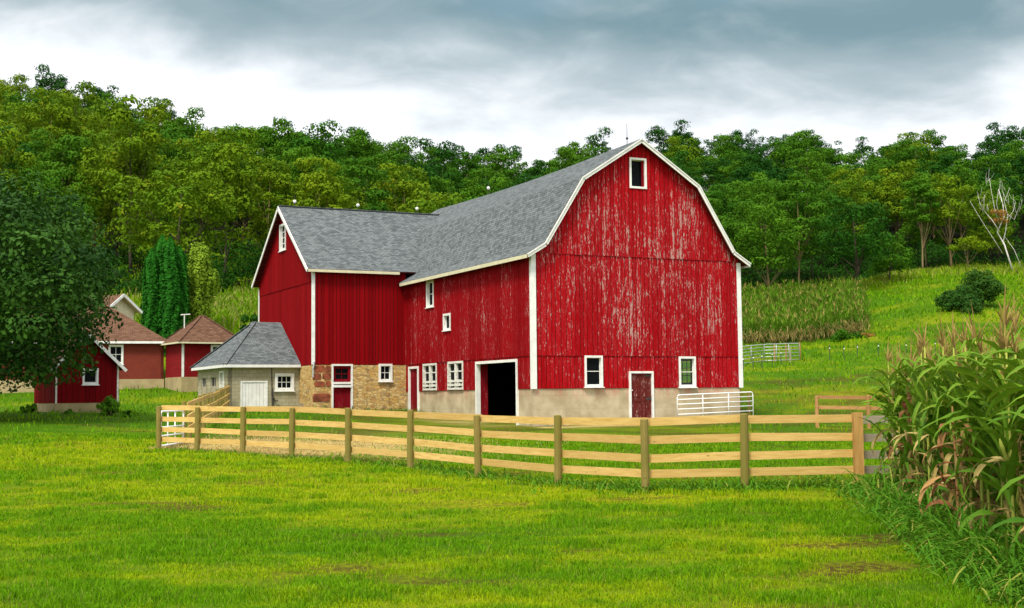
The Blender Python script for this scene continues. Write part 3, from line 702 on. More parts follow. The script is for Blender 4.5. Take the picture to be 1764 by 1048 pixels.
o = b.build('roof', [M_roof, M_dark, M_roof], mh)
b = MB(); b.box(X0-e,X1,Y0-e-.02,Y0-e+.02,zE-.17,zE-.012); b.box(X0-e-.02,X0-e+.02,Y0-e+.02,Y1+e,zE-.17,zE-.012); b.face([(X0-e,Y0-e,zE-.16),(X1,Y0-e,zE-.16),(X1,Y1+e,zE-.16),(X0-e,Y1+e,zE-.16)]); b.build('fascia', M_white, o)
b = MB(); ring(b, FM, *md, .08,-.1,.05,0,False); o = b.build('door_frame', M_white, mh)
b = MB(); panel(b, FM, md[0]+.08, md[1]-.08, md[2]+.1, md[3]-.08, [], -.04,.01, bw=.2, gap=.012); b.build('door', M_white, mh)
window(FM, *mw, mh, 2, 1, .16, .06)
for q in sw:
    o = window(FL, *q, mh, 1, 0, .07, .015, M_block, M_whitew, sill=False)
    b = MB(); b.wbox(FL,q[0]+.1,q[1]-.1,q[2]+.1,q[2]+.62,-.06,-.02); b.build('board', M_railg, o)
b = MB(); ring(b, FL, *sd_, .12,-.1,.05,0,False); b.build('door_frame', M_whitew, mh)
b = MB(); b.wbox(FL,sd_[0]+.12,sd_[1]-.12,sd_[2],sd_[3]-.12,-.12,-.08); b.build('door', M_whitew, mh)
b = MB(); b.tube([FM(2.46,3.6,.05),FM(2.46,2.5,.05)], .025, 6); b.tube([FM(2.47,2.45,.08),FM(2.5,1.45,.08)], .05, 6); b.tube([FM(2.52,1.9,.1),FM(2.66,1.72,.12),FM(2.8,1.74,.12)], .04, 6); b.build('pipe', M_iron, mh)

# ------------------------------------------------------------------ outbuildings on the left
def hip_box(name, label, cat, loc, rz, w_, d_, zf, ze, za, wall_m, roof_m, ov=.35, ridge=0.0, base_z=None):
    t = thing(name, label, cat, (loc[0],loc[1],0), rz)
    fr = [frame((0,0,0),(1,0,0),(0,-1,0)), frame((0,0,0),(0,-1,0),(-1,0,0)), frame((w_,0,0),(0,1,0),(1,0,0)), frame((w_,d_,0),(-1,0,0),(0,1,0))]
    return t, fr
# brick house: local x runs right; the right corner is at (0,0)
T = rad(16); bh = thing('brick_house', 'red brick house with brown hipped roof and white window behind the maple', 'house', (-24.15,90,0), T)
BW, BD, ZF, ZE, ZA = 13.0, 8.0, 3.30, 5.90, 8.75
FH = frame((-BW,0,0),(1,0,0),(0,-1,0)); FHR = frame((0,0,0),(0,1,0),(1,0,0)); FHB = frame((0,BD,0),(-1,0,0),(0,1,0))
hw = (9.32,10.32,4.32,5.66)
b = MB(); panel(b, FH, 0, BW, ZF, ZE, [hole(*hw), hole(5.5,6.5,4.32,5.66)], -.2,0); panel(b, FHR, 0, BD, ZF, ZE, [], -.2,0); panel(b, FHB, 0, BW, ZF, ZE, [], -.2,0); b.build('wall', M_brick, bh)
b = MB(); panel(b, FH, -.03, BW+.03, 1, ZF-.003, [], -.2,.04); panel(b, FHR, 0, BD, 1, ZF-.003, [], -.2,.04); b.build('foundation', M_found, bh)
window(FH, *hw, bh, 1, 1, .13, .05); window(FH, 5.5,6.5,4.32,5.66, bh, 1, 1, .13, .05)
b = MB(); e = .35; h2 = BD/2
c0 = [(-BW-e,-e,ZE),(e,-e,ZE),(e,BD+e,ZE),(-BW-e,BD+e,ZE)]; r0_, r1_ = (-BW+h2,h2,ZA), (-h2,h2,ZA)
slab(b, [c0[0],c0[1],r1_,r0_], .06,0,1,1,.5); slab(b, [c0[1],c0[2],r1_], .06,0,1,1,.5); slab(b, [c0[2],c0[3],r0_,r1_], .06,0,1,1,.5); slab(b, [c0[3],c0[0],r0_], .06,0,1,1,.5)
o = b.build('roof', [M_broof, M_dark], bh)
b = MB(); b.box(-BW-e,e,-e-.03,-e+.01,ZE-.17,ZE-.015); b.box(e-.01,e+.03,-e+.01,BD+e,ZE-.17,ZE-.015); b.face([(-BW-e,-e,ZE-.16),(e,-e,ZE-.16),(e,BD+e,ZE-.16),(-BW-e,BD+e,ZE-.16)]); b.build('fascia', M_white, o)
# cream gabled upper storey
ch = thing('cream_house', 'cream sided house gable with brown roof rising behind the brick house roof', 'house', (-29.25,96.5,0), rad(-28))
b = MB(); FC = frame((0,-1.4,0),(0,1,0),(1,0,0))
def cprof(x): return 9.62-(abs(x-1.4)*.80 if x < 1.4 else (x-1.4)*.62)-.1
panel(b, FC, 0, 2.9, 3.5, cprof, [], -.1,0, breaks=[1.4]); panel(b, frame((-5,-1.4,0),(1,0,0),(0,-1,0)), 0, 5, 3.5, 8.45, [], -.1, 0); b.build('wall', M_cream, ch)
b = MB(); slab(b, [(-5.2,-1.8,8.42),(.45,-1.8,8.42),(.45,0,9.72),(-5.2,0,9.72)], .08,0,1,1,.5); slab(b, [(.45,1.9,8.5),(-5.2,1.9,8.5),(-5.2,0,9.72),(.45,0,9.72)], .08,0,1,1,.5); o = b.build('roof', [M_broof, M_cream], ch)
b = MB(); b.beam((.47,-1.8,8.36),(.47,0,9.66),.05,.2,0); b.beam((.47,0,9.66),(.47,1.9,8.44),.05,.2,0); b.box(-5.2,.45,-1.84,-1.8,8.26,8.4); b.build('rake_board', M_white, o)
# small hipped red outbuilding
rz = rad(32); ob = thing('red_outbuilding', 'small square red outbuilding with brown pyramid roof and white corner boards', 'outbuilding', (-22.15,87,0), rz)
OW, OD = 4.0, 3.5; ZF, ZE, ZA = 3.37, 5.72, 7.62
f1 = frame((0,0,0),(1,0,0),(0,-1,0)); f2 = frame((0,0,0),(0,-1,0),(-1,0,0)); f3 = frame((OW,0,0),(0,1,0),(1,0,0))
ow = (2.0,3.0,4.55,5.55)
b = MB(); panel(b, f1, 0, OW, ZF, ZE, [hole(*ow)], -.1,0); panel(b, f2, -OD, 0, ZF, ZE, [], -.1,0); panel(b, f3, 0, OD, ZF, ZE, [], -.1,0); b.build('wall', M_clap, ob)
b = MB(); panel(b, f1, -.02, OW+.02, 2.2, ZF-.003, [], -.2,.03); panel(b, f2, -OD, 0, 2.2, ZF-.003, [], -.2,.03); b.build('foundation', M_found, ob)
b = MB(); b.wbox(f1,0,.16,ZF,ZE,0,.03); b.build('corner_board', M_white, ob); b = MB(); b.wbox(f1,OW-.14,OW,ZF,ZE,0,.03); b.build('corner_board', M_white, ob)
window(f1, *ow, ob, 1, 1, .14, .04)
b = MB(); e = .35; cc = [(-e,-e,ZE),(OW+e,-e,ZE),(OW+e,OD+e,ZE),(-e,OD+e,ZE)]; ap = [(OW/2-.12,OD/2,ZA),(OW/2+.12,OD/2,ZA)]
slab(b, [cc[0],cc[1],ap[1],ap[0]], .06,0,1,1,.5); slab(b, [cc[1],cc[2],ap[1]], .06,0,1,1,.5); slab(b, [cc[2],cc[3],ap[0],ap[1]], .06,0,1,1,.5); slab(b, [cc[3],cc[0],ap[0]], .06,0,1,1,.5)
for i in range(4): b.beam(Vector(cc[i])+Vector((0,0,.02)), Vector(ap[0 if i in (0,3) else 1])+Vector((0,0,.02)), .2,.03,0)
o = b.build('roof', [M_broof, M_dark], ob)
b = MB(); b.box(-e,OW+e,-e-.02,-e+.01,ZE-.12,ZE-.01); b.box(-e-.02,-e+.01,-e+.01,OD+e,ZE-.12,ZE-.01); b.build('fascia', M_cream, o)
b = MB(); b.tube([(.55,1.2,6.7),(.55,1.2,7.62)], .035, 6); b.tube([(.3,1.2,7.6),(.95,1.2,7.66)], .04, 6); b.build('vent_pipe', M_white, ob)
# red shed under the maple
rz = rad(33); shd = thing('red_shed', 'small red board shed with white trim standing under the big maple', 'shed', (-22.15,63,0), rz)
SW, SD = 3.05, 4.2; z0 = 1.72; ze = 3.66; za = 5.12
f1 = frame((0,0,0),(1,0,0),(0,-1,0)); f2 = frame((0,0,0),(0,-1,0),(-1,0,0)); f3 = frame((SW,0,0),(0,1,0),(1,0,0)); f4 = frame((SW,SD,0),(-1,0,0),(0,1,0))
sp = lambda x: za-.06-abs(x-SW/2)*(za-ze)/(SW/2)
sw_ = (1.28,2.05,2.62,3.42)
b = MB(); kw2 = dict(bw=.26, gap=.02, mback=1)
panel(b, f1, 0, SW, z0, sp, [hole(*sw_)], 0,.03, breaks=[SW/2], **kw2); panel(b, f2, -SD, 0, z0, ze, [], 0,.03, **kw2); panel(b, f3, 0, SD, z0, ze, [], 0,.03, **kw2); panel(b, f4, 0, SW, z0, sp, [], 0,.03, breaks=[SW/2], **kw2)
b.build('wall', [M_shed, M_dark], shd)
b = MB(); panel(b, f1, 0, SW, .8, z0-.003, [], -.2,.02); panel(b, f2, -SD, 0, .8, z0-.003, [], -.2,.02); b.build('foundation', M_found, shd)
window(f1, *sw_, shd, 0, 0, .1, .06)
b = MB(); e = .3; dz = (za-ze)/(SW/2)*e
slab(b, [(-e,SD+e,ze-dz),(-e,-e,ze-dz),(SW/2,-e,za),(SW/2,SD+e,za)], .06,0,1,1,.5); slab(b, [(SW+e,-e,ze-dz),(SW+e,SD+e,ze-dz),(SW/2,SD+e,za),(SW/2,-e,za)], .06,0,1,1,.5)
o = b.build('roof', [M_broof, M_dark], shd)
b = MB(); nv = Vector(((za-ze)/(SW/2),0,1)).normalized()
b.beam(Vector((SW/2,-e-.02,za-.09)), Vector((SW+e,-e-.02,ze-dz-.09)), .04,.15,0,nv); nv.x *= -1; b.beam(Vector((SW/2,-e-.02,za-.09)), Vector((-e,-e-.02,ze-dz-.09)), .04,.15,0,nv); b.build('rake_board', M_white, o)
b = MB(); b.wbox(f1,SW-.09,SW,z0,ze,.03,.06); b.build('corner_board', M_whitew, shd); b = MB(); b.wbox(f1,0,.08,z0,ze-.1,.03,.06); b.build('corner_board', M_whitew, shd)

# ------------------------------------------------------------------ fences and gates
def board_fence(name, label, posts, zr, rail_m, post_m, ph=1.38, pr=.078, rh=.15, side=1, group=None, square=(), last_m=None, skip=()):
    """posts: list of (x,y); rails run behind the posts (away from the camera when side=1)"""
    x0, y0 = posts[0]; t = thing(name, label, 'fence', (x0,y0,gzf(x0,y0)), 0, group); L0 = Vector(t.location)
    P = [Vector((x,y,gzf(x,y)))-L0 for x,y in posts]
    for i, p in enumerate(P):
        if i in skip: continue
        b = MB(); h = ph+random.uniform(-.03,.05)
        if i in square: b.box(p.x-.085,p.x+.085,p.y-.085,p.y+.085,p.z-.2,p.z+h)
        else:
            lean = Vector((random.uniform(-.02,.02),random.uniform(-.02,.02),0))
            b.tube([p-Vector((0,0,.25)), p+Vector((0,0,h*.5))+lean*.5, p+Vector((0,0,h-.02))+lean, p+Vector((0,0,h))+lean], [pr*1.05,pr,pr*.97,pr*.8], 10, 0, True, .05)
        b.build('post', M_postn if i in square else post_m, t, False)
    for i in range(len(P)-1):
        d = (P[i+1]-P[i]).normalized(); n = Vector((-d.y,d.x,0)).normalized()*side*(pr+.025)
        for z in zr:
            b = MB(); e = d*.03
            za, zb = z+random.uniform(-.015,.015), z+random.uniform(-.015,.015)
            b.beam(P[i]+n+Vector((0,0,za))+e*.2, P[i+1]+n+Vector((0,0,zb))-e*.2, .04, rh)
            b.build('rail', last_m if (last_m and i == len(P)-2) else rail_m, t)
    return t
def on_curve(px):
    t = (px-882)/FPX; x = -4.0
    for _ in range(60): x = .5*x+.5*t*float(fence_y(x))
    return (x, float(fence_y(x)))
fp = [on_curve(q) for q in (274,340,418,502,599,705,821,958)]+[(2.43,24.14),(4.31,24.40),(6.53,24.75)]
board_fence('board_fence', 'long new pine four board fence with mossy round posts across the yard', fp, (1.31,.97,.635,.335), M_rail, M_post, square=(10,))
board_fence('board_fence', 'grey board fence running into the corn from the square corner post', [(6.63,24.86),(9.2,25.4),(11.8,25.9)], (1.28,.94,.60,.32), M_railg, M_postn, skip=(0,))
qx, qy = -11.15, 44.2
ma = Vector((BO[0]+fa*(-9.75)-fb*18.3, BO[1]+fb*(-9.75)+fa*18.3, 0))
n = 12; sidep = [(qx+(ma.x-qx)*i/n, qy+(ma.y-qy)*i/n) for i in range(n+1)]
board_fence('board_fence', 'three board pine fence running back from the white gate to the milk house', sidep, (1.28,.86,.46), M_rail, M_post, side=-1)
rp = [(13.05,56),(15.0,55),(17.4,53.8),(19.8,52.6)]
board_fence('board_fence', 'brown three board fence standing in the pasture left of the corn', rp, (1.30,.86,.42), M_railb, M_railb, square=())
def tube_gate(name, label, p, q, z0, h, nr, bars, tr=.024, mat=None, group=None, drop=0.0):
    p = Vector((*p,0)); q = Vector((*q,0)); t = thing(name, label, 'gate', (p.x,p.y,z0), 0, group)
    d = q-p; L_ = d.length; u = d.normalized(); P_ = lambda s_, z: u*s_+Vector((0,0,z+drop*s_/L_))
    mat = mat or M_tube; r = .14
    b = MB(); cor = []
    for cx_, cz_, a0 in ((r,h-r,180),(L_-r,h-r,90)):
        for i in range(6):
            a = rad(a0-90*i/5); cor.append(P_(cx_+r*math.cos(a), cz_+r*math.sin(a)))
    b.tube([P_(0,.08)]+cor+[P_(L_,.08)], tr, 8); b.tube([P_(0,.08),P_(L_,.08)], tr, 8); b.build('frame', mat, t, True)
    for i in range(1, nr-1):
        z = .08+(h-.08)*(i/(nr-1))**.9; b = MB(); b.tube([P_(0,z),P_(L_,z)], tr*.85, 8); b.build('rail', mat, t, True)
    for f_ in bars:
        b = MB(); b.tube([P_(L_*f_,.08),P_(L_*f_,h)], tr*.8, 6); b.build('upright', mat, t, True)
    return t
def bw(a, bb): return (BO[0]+fa*a-fb*bb, BO[1]+fb*a+fa*bb)
tube_gate('tube_gate', 'white five rail tube gate leaning by the corner of the red barn', bw(7.48,-.55), bw(12.0,-.45), .52, 1.30, 6, (.33,.67), .03, drop=.12)
tube_gate('tube_gate', 'white tube gate closing the far left corner of the pen', (-11.08,41.0), (qx,qy-.1), .30, 1.16, 5, (.3,.62), .03)
b = MB(); x, y = bw(11.95,-.2); z = gzf(x,y); b.tube([(0,0,-.2),(0,0,1.4),(.01,0,1.42)], [.085,.08,.06], 10, 0, True, .05)
o = b.build('wooden_post', M_post); o.location = (x,y,z); tag(o, 'mossy round wooden post behind the gate at the barn corner', 'post')

# ------------------------------------------------------------------ corral panels and electric fence beyond the barn
def wpx(px, D): return ((px-882)/FPX*D, D)
for i, (pa, pb, lab) in enumerate(((wpx(1240,104), wpx(1315,108), 'grey tubular corral panel nearest the barn wall, swung open'), (wpx(1315,108.3), wpx(1376,110), 'grey tubular corral panel with brown posts at its free end'))):
    tube_gate('corral_gate', lab, pa, pb, gzf(*pa), 1.45, 6, (.35,.7), .035, M_metal, 'corral panels in the pasture', drop=gzf(*pb)-gzf(*pa))
for px, D, h in ((1333,109.5,1.5),(1353,110,1.5),(1360,108.5,1.25),(1377,110.4,1.5)):
    b = MB(); b.tube([(0,0,-.2),(.02,0,h*.5),(0,0,h)], [.07,.065,.06], 7); x, y = wpx(px, D)
    o = b.build('corral_post', M_railb if px != 1360 else M_railg); o.location = (x,y,gzf(x,y))
    tag(o, {1333:'brown wooden post in the middle of the corral panel',1353:'second brown wooden post of the corral panel',1360:'pale leaning post in front of the corral panel',1377:'brown wooden post at the free end of the corral panel'}[px], 'post')
et = thing('fence_post', 'thin dark steel post of the electric fence across the pasture', 'fence post', (0,0,0), 0, 'steel posts of the electric fence')
b = MB(); b.tube([(0,0,-.2),(0,0,1.25)], .028, 6); b.build('stake', M_iron, et)
b = MB(); b.ball((0,-.04,.95), .055, 0, 8); b.build('insulator', M_white, et)
first = True
for px, D in ((1279,97),(1296,99),(1311,101),(1329,103),(1344,105),(1452.7,106),(1428,108),(1476,107),(1512,106),(1560,105),(1610,104)):
    x, y = wpx(px, D); l = (x,y,gzf(x,y)-.02)
    if first: et.location = l; first = False
    else: dup(et, l, random.uniform(0,.5), 1)
# odds and ends in the yard
x, y = bw(6.3,-1.3); b = MB()
pts = [(-1.0,-.55),(.1,-.7),(1.5,-.5),(1.6,.1),(.9,.5),(-.9,.45)]
slab(b, [(p[0],p[1],.07) for p in pts], .12,0,0,0); o = b.build('concrete_slab', M_found); o.location = (x,y,gzf(x,y)); o.rotation_euler = (0,0,.45); tag(o, 'flat pale concrete slab on the ground before the brown barn door', 'slab')
x, y = bw(-5.3,18.0); t = thing('board_pile', 'low pile of grey boards at the foot of the stone wall', 'boards', (x,y,gzf(x,y)), .45)
for i in range(3):
    b = MB(); b.box(-.5+.05*i,.45-.04*i,-.15+.03*i,.15+.02*i,.10*i,.095+.10*i); b.build('board', M_railg, t)
m_blue = plain('blue_plastic', (.03,.12,.45), .5, .1)
x, y = wpx(405, 70); b = MB(); b.tube([(0,0,0),(0,0,.22)], [.30,.36], 14, 0, False); b.tube([(0,0,.22),(0,0,.04)], [.34,.28], 14, 0, True); o = b.build('feed_pan', m_blue); o.location = (x,y,gzf(x,y)); tag(o, 'blue plastic feed pan in the pen near the milk house', 'feed pan')

# ------------------------------------------------------------------ trees
def leaf_quads(c, nrm, size, rng, asp=.62):
    n = len(c); v = rng.normal(size=(n,3)); t = np.cross(nrm, v); t /= np.linalg.norm(t,axis=1,keepdims=True)+1e-9
    b = np.cross(nrm, t); s = (size*rng.uniform(.65,1.3,n))[:,None]
    return np.stack([c-t*s*.5, c-b*s*asp*.5+t*s*.05, c+t*s*.5, c+b*s*asp*.5+t*s*.05], 1).reshape(-1,3)
def crown(seed, R, zlo, zhi, ncl, nleaf, leaf, rcl=(.24,.42), flat=.62, up=.25, hollow=.55, shape=1.0, droop=0.0, lowcut=-.85, extra=()):
    rng = np.random.default_rng(seed); cs = []; zc, hz = (zlo+zhi)/2, (zhi-zlo)/2
    tries = 0
    while len(cs) < ncl and tries < ncl*30:
        tries += 1
        d = rng.normal(size=3); d /= np.linalg.norm(d); rr = rng.uniform(hollow, 1)
        if d[2] < lowcut: continue
        wz = 1-(.0 if shape == 1 else (shape-1)*max(0,d[2]*rr))
        c = np.array([d[0]*R*rr*wz*.82, d[1]*R*rr*wz*.82, zc+d[2]*hz*rr*.85])
        if any(np.linalg.norm((c-q[0])*(1,1,1.4)) < R*(.38 if ncl < 80 else .22) for q in cs) and rng.uniform() < .8: continue
        cs.append((c, R*rng.uniform(*rcl)))
    cs += [(np.array(e[:3]), e[3]) for e in extra]
    per = max(8, nleaf//len(cs)); V = []; RN = []
    for c, rc in cs:
        n = int(per*(rc/(R*.33))**2)
        d = rng.normal(size=(n,3)); d[:,2] += up; d /= np.linalg.norm(d,axis=1,keepdims=True)
        rad_ = rc*rng.uniform(.5,1.05,n)**.5
        wob = 1+.35*np.sin(d[:,0]*5+c[0]*3)*np.cos(d[:,1]*6+c[1]*2)
        p = c+d*(rad_*wob)[:,None]*np.array([1,1,flat]); p[:,2] -= droop*((p[:,0]-c[0])**2+(p[:,1]-c[1])**2)/rc
        nr = d*1.1+rng.normal(size=(n,3))*.30+np.array([0,0,.2]); nr /= np.linalg.norm(nr,axis=1,keepdims=True)
        V.append(leaf_quads(p, nr, leaf, rng)); RN.append(np.clip(rng.uniform(0,.75)+rng.uniform(-.2,.25,n),0,1))
    return np.concatenate(V), np.concatenate(RN), [c for c,_ in cs]
def limbs(mb, cs, R, zb, ztop, r0, rng, nl=7, base=-.4):
    ly = [(0,0,base)]; rr = [r0*1.35]; x = y = 0
    for i in range(1,7):
        x += rng.uniform(-.12,.12)*R*.25; y += rng.uniform(-.12,.12)*R*.25; ly.append((x,y,ztop*i/6*.72)); rr.append(r0*(1-.13*i))
    mb.tube(ly, rr, 8, 0, True, .06)
    for c in sorted(cs, key=lambda q: rng.uniform())[:nl]:
        f_ = float(np.clip((c[2]-zb*.3)/ztop*.75, .2, .8)); i = min(5, int(f_*6)); s_ = Vector(ly[i]); e = Vector(c); mid = s_.lerp(e,.5)+Vector((0,0,-.08*R))
        ra = rr[i]*.5
        mb.tube([s_, mid, e], [ra, ra*.6, ra*.2], 5, 0, False, .05)
def tree(name, label, cat, loc, seed, R, zlo, H, ncl, nleaf, leaf, leaf_m, bark_m, r0, group=None, rz=0, nl=8, **kw):
    t = thing(name, label, cat, loc, rz, group); V, rn, cs = crown(seed, R, zlo, H, ncl, nleaf, leaf, **kw)
    np_mesh('crown', V, 4, leaf_m, rn, t)
    b = MB(); limbs(b, cs, R, zlo, H, r0, np.random.default_rng(seed+5), nl); b.build('trunk', bark_m, t, True)
    return t
def mspot(px, py, dd, r): x = (px-882)/FPX*dd; return (x-(-24.6), dd-56.5, EYE+(690-py)/FPX*dd-gzf(-24.6,56.5), r)
MEX = [mspot(*q) for q in ((168,545,55.5,1.0),(148,585,55,1.1),(118,612,55,1.1),(88,640,55.5,1.1),(55,636,54,1.1),(18,636,54,1.2),(150,500,54.5,1.3),(160,440,55,1.2),(135,395,55,1.2),(100,350,55.5,1.2),(60,600,53,1.4),(105,570,53.5,1.4),(120,530,53,1.4),(30,560,52,1.6),(80,500,52,1.6),(60,430,51.5,1.6),(20,380,52,1.6),(115,450,53,1.4),(40,335,54,1.4),(140,628,56.5,.8),(172,480,56,1.0),(70,560,52,1.5),(15,480,51.5,1.6))]
# the big maple at the left edge: trunk outside the frame, dense layered crown
mx, my = -24.6, 56.5
tree('maple_tree', 'big dark green maple with a dense wide crown hanging over the red shed', 'tree', (mx,my,gzf(mx,my)), 3, 7.6, .5, 11.3, 160, 175000, .22, L_maple, M_bark, .38, rcl=(.11,.25), flat=.6, hollow=.6, nl=6, droop=.12, lowcut=-.97, up=.35, extra=MEX)
# forest kinds
kinds = []
def proto(seed, R, zlo, H, ncl, nleaf, leaf, lm, bm, r0, **kw):
    t = tree('forest_tree', 'x', 'tree', (0,0,-500), seed, R, zlo, H, ncl, nleaf, leaf, lm, bm, r0, **kw); return t
for sd0, lm in ((20,L_olive),(30,L_mid),(40,L_dark)):
    kinds.append([proto(sd0+0, 5.2, .8, 14.5, 58, 21000, .31, lm, M_bark, .17, flat=.62, rcl=(.16,.30), up=.55),
                  proto(sd0+1, 4.6, 1.2, 15.5, 54, 20000, .31, lm, M_barkl, .15, flat=.56, rcl=(.16,.30), up=.55),
                  proto(sd0+2, 5.9, .6, 13.5, 66, 23000, .31, lm, M_bark, .19, flat=.56, rcl=(.14,.27), up=.55),
                  proto(sd0+3, 4.0, 3.0, 16.0, 30, 9000, .31, lm, M_bark, .14, flat=.6, rcl=(.2,.34), hollow=.35, up=.5)])
protos = [q for kk in kinds for q in kk]; used = set()
def put(q, loc, rz, sc, label, group):
    if id(q) in used: return dup(q, loc, rz, sc, label, group)
    used.add(id(q)); q.location = loc; q.rotation_euler = (0,0,rz); q.scale = sc; q['label'] = label; q['group'] = group; return q
def ppx(x, y, z):
    v = Vector((x,y,z-EYE)); d = v.dot(_f); return 882+v.dot(_R)/d*FPX, 524-v.dot(_U)/d*FPX
def roofline(px):                              # top of the barn's outline, used only to leave out trees wholly behind it
    return float(np.interp(px, [0,430,478,745,960,1103,1205,1290,1300,3000],[2000,500,362,378,288,242,320,455,2000,2000]))
rng = np.random.default_rng(5); cnt = 0
def edge_D(t): return float(np.interp(t, [-.5,-.24,-.15,0,.17,.2,.27,.30,.5],[116,121,128,140,176,180,184,193,199]))
D = 116.0; forest = []
while D < 292:
    sp_ = np.interp(D,[116,180,290],[8.1,9.0,9.6]); nn = int(.90*D/sp_)
    for i in range(nn):
        t = -.45+.9*(i+.5+rng.uniform(-.38,.38))/nn; y = D+rng.uniform(-.38,.38)*sp_; x = t*y
        if y < edge_D(t): continue
        forest.append((x,y))
    D += sp_*1.02
for x, y in forest:
    t = x/y; z = gzf(x,y); top = y > 262
    if not top: u_ = vnoise(x*.035,y*.03,77)*.8+rng.uniform(0,.45); 
    olive_bias = float(np.interp(t,[-.45,-.12,0,.12,.45],[.30,.12,-.06,-.03,-.10]))  # more yellow-green trees to the left, more deep green ones to the right
    if top: kd = 2 if rng.uniform() < .75 else 1
    else: kd = 0 if u_ < .50+olive_bias else (1 if u_ < .84+olive_bias else 2)
    vr = int(rng.integers(0,4)) if not top else int(rng.choice([1,3,0]))
    s_ = rng.uniform(.88,1.22)*(1.0 if not top else 1.02); sz = s_*rng.uniform(.92,1.12)
    if y < edge_D(t)+14 and t > .1: s_ *= .95
    H = 15*sz; pxa, pya = ppx(x,y,z+H); rpx = 5*s_/y*FPX
    if pxa < -rpx-40 or pxa > 1764+rpx+40: continue
    if all(pya > roofline(pxa+q*rpx)+6 for q in (-1.1,-.5,0,.5,1.1)): continue
    side = 'left of the barn' if pxa < 480 else ('behind the barn roof' if pxa < 1260 else 'right of the barn')
    if top: lab = 'tree with a loose crown standing against the sky on the ridge '+side; gp = 'ridge trees '+side
    else: lab = {0:'yellow green',1:'mid green',2:'dark green'}[kd]+' leafy tree among many in the hillside wood '+side; gp = {0:'yellow green',1:'mid green',2:'dark green'}[kd]+' wood trees '+side
    put(kinds[kd][vr], (x,y,z-.2), rng.uniform(0,6.28), (s_,s_,sz), lab, gp); cnt += 1
print('forest trees', cnt); None
for q in protos:
    if id(q) not in used:
        for ch in list(q.children): bpy.data.objects.remove(ch)
        bpy.data.objects.remove(q)
# trees one can tell apart at the foot of the wood, right of the barn
def at_px(px, D): x, y = wpx(px, D); return (x, y, gzf(x,y)-.15)
tree('broadleaf_tree', 'tall dark tree with two pale trunks behind the corn field beside the barn', 'tree', at_px(1325,178), 61, 5.6, 1.8, 14.5, 50, 12000, .36, L_mid, M_barkl, .18, flat=.6, rcl=(.18,.32))
tree('broadleaf_tree', 'broad round tree with short dark trunk at the far corner of the corn field', 'tree', at_px(1478,174), 62, 5.6, 2.2, 14.2, 60, 14000, .34, L_dark, M_bark, .26, flat=.6, rcl=(.18,.30))
tree('broadleaf_tree', 'low bushy tree with foliage reaching the ground beside the round tree', 'tree', at_px(1536,182), 63, 3.9, .4, 7.8, 36, 8000, .30, L_mid, M_bark, .14, flat=.6, rcl=(.2,.32))
tree('broadleaf_tree', 'slender tree with a long bare pale trunk and small high crown', 'tree', at_px(1593,190), 64, 3.0, 6.0, 15.5, 28, 5600, .34, L_mid, M_barkl, .16, flat=.55, rcl=(.24,.4))
tree('broadleaf_tree', 'tall tree with yellowish trunk and layered olive crown left of the birch', 'tree', at_px(1643,194), 65, 5.0, 5.0, 15.5, 44, 8500, .36, L_olive, M_barkl, .20, flat=.45, rcl=(.18,.32))
tree('understory_tree', 'small thin tree with flat yellowish crown below the olive tree', 'tree', at_px(1672,190), 66, 3.4, 2.8, 6.0, 20, 2600, .30, L_olive, M_barkl, .08, flat=.4, rcl=(.2,.36))
# dead birch
x, y, z = at_px(1750,188); t = thing('dead_birch', 'leafless white birch with forked bare branches at the wood edge', 'tree', (x,y,z))
r5 = random.Random(9); b = MB(); R5 = 188/FPX
def pp(px, py): return Vector(((px-1750)*R5, 0, (466-py)*R5))
def br(pts, r): 
    q = [pp(*p)+Vector((0,r5.uniform(-.4,.4)*i,0)) for i,p in enumerate(pts)]; b.tube(q, list(np.linspace(r*.72, r*.2, len(q))), 6)
br([(1750,466),(1742,440),(1733,415),(1728,392),(1730,370),(1736,345),(1738,315)], .20)
br([(1728,392),(1716,372),(1703,355),(1699,335)], .11); br([(1733,415),(1740,390),(1743,365),(1741,340),(1744,318)], .13)
br([(1741,372),(1752,358),(1758,340)], .07); br([(1743,362),(1755,372),(1763,356)], .06); br([(1728,380),(1722,350),(1714,325),(1712,300)], .09)
br([(1703,355),(1697,345),(1692,322)], .05); br([(1730,370),(1724,345),(1727,320)], .06); br([(1736,345),(1730,328),(1731,305)], .05)
for i in range(26):
    sx_, sy_ = r5.choice([(1738,330),(1743,350),(1699,345),(1712,312),(1728,330),(1756,345),(1741,370),(1722,352),(1761,360),(1706,360)]); sx_ += r5.uniform(-4,4); sy_ += r5.uniform(-10,10)
    dx_ = r5.uniform(-9,9); br([(sx_,sy_),(sx_+dx_*.6,sy_-r5.uniform(4,12)),(sx_+dx_,sy_-r5.uniform(12,26))], .035)
b.build('trunk', M_birch, t, True)
b = MB(); br([(1764,455),(1752,425),(1738,398)], .08); br([(1732,430),(1716,405),(1700,380),(1678,338)], .07); b.build('fallen_stem', M_birch, t, True)
V, rn, cs = crown(71, 1.5, 0, 3.0, 8, 420, .28, rcl=(.3,.5)); V = V+np.array([(1727-1750)*R5, 0, (466-390)*R5]); np_mesh('dead_leaves', V, 4, L_brown, rn, t)
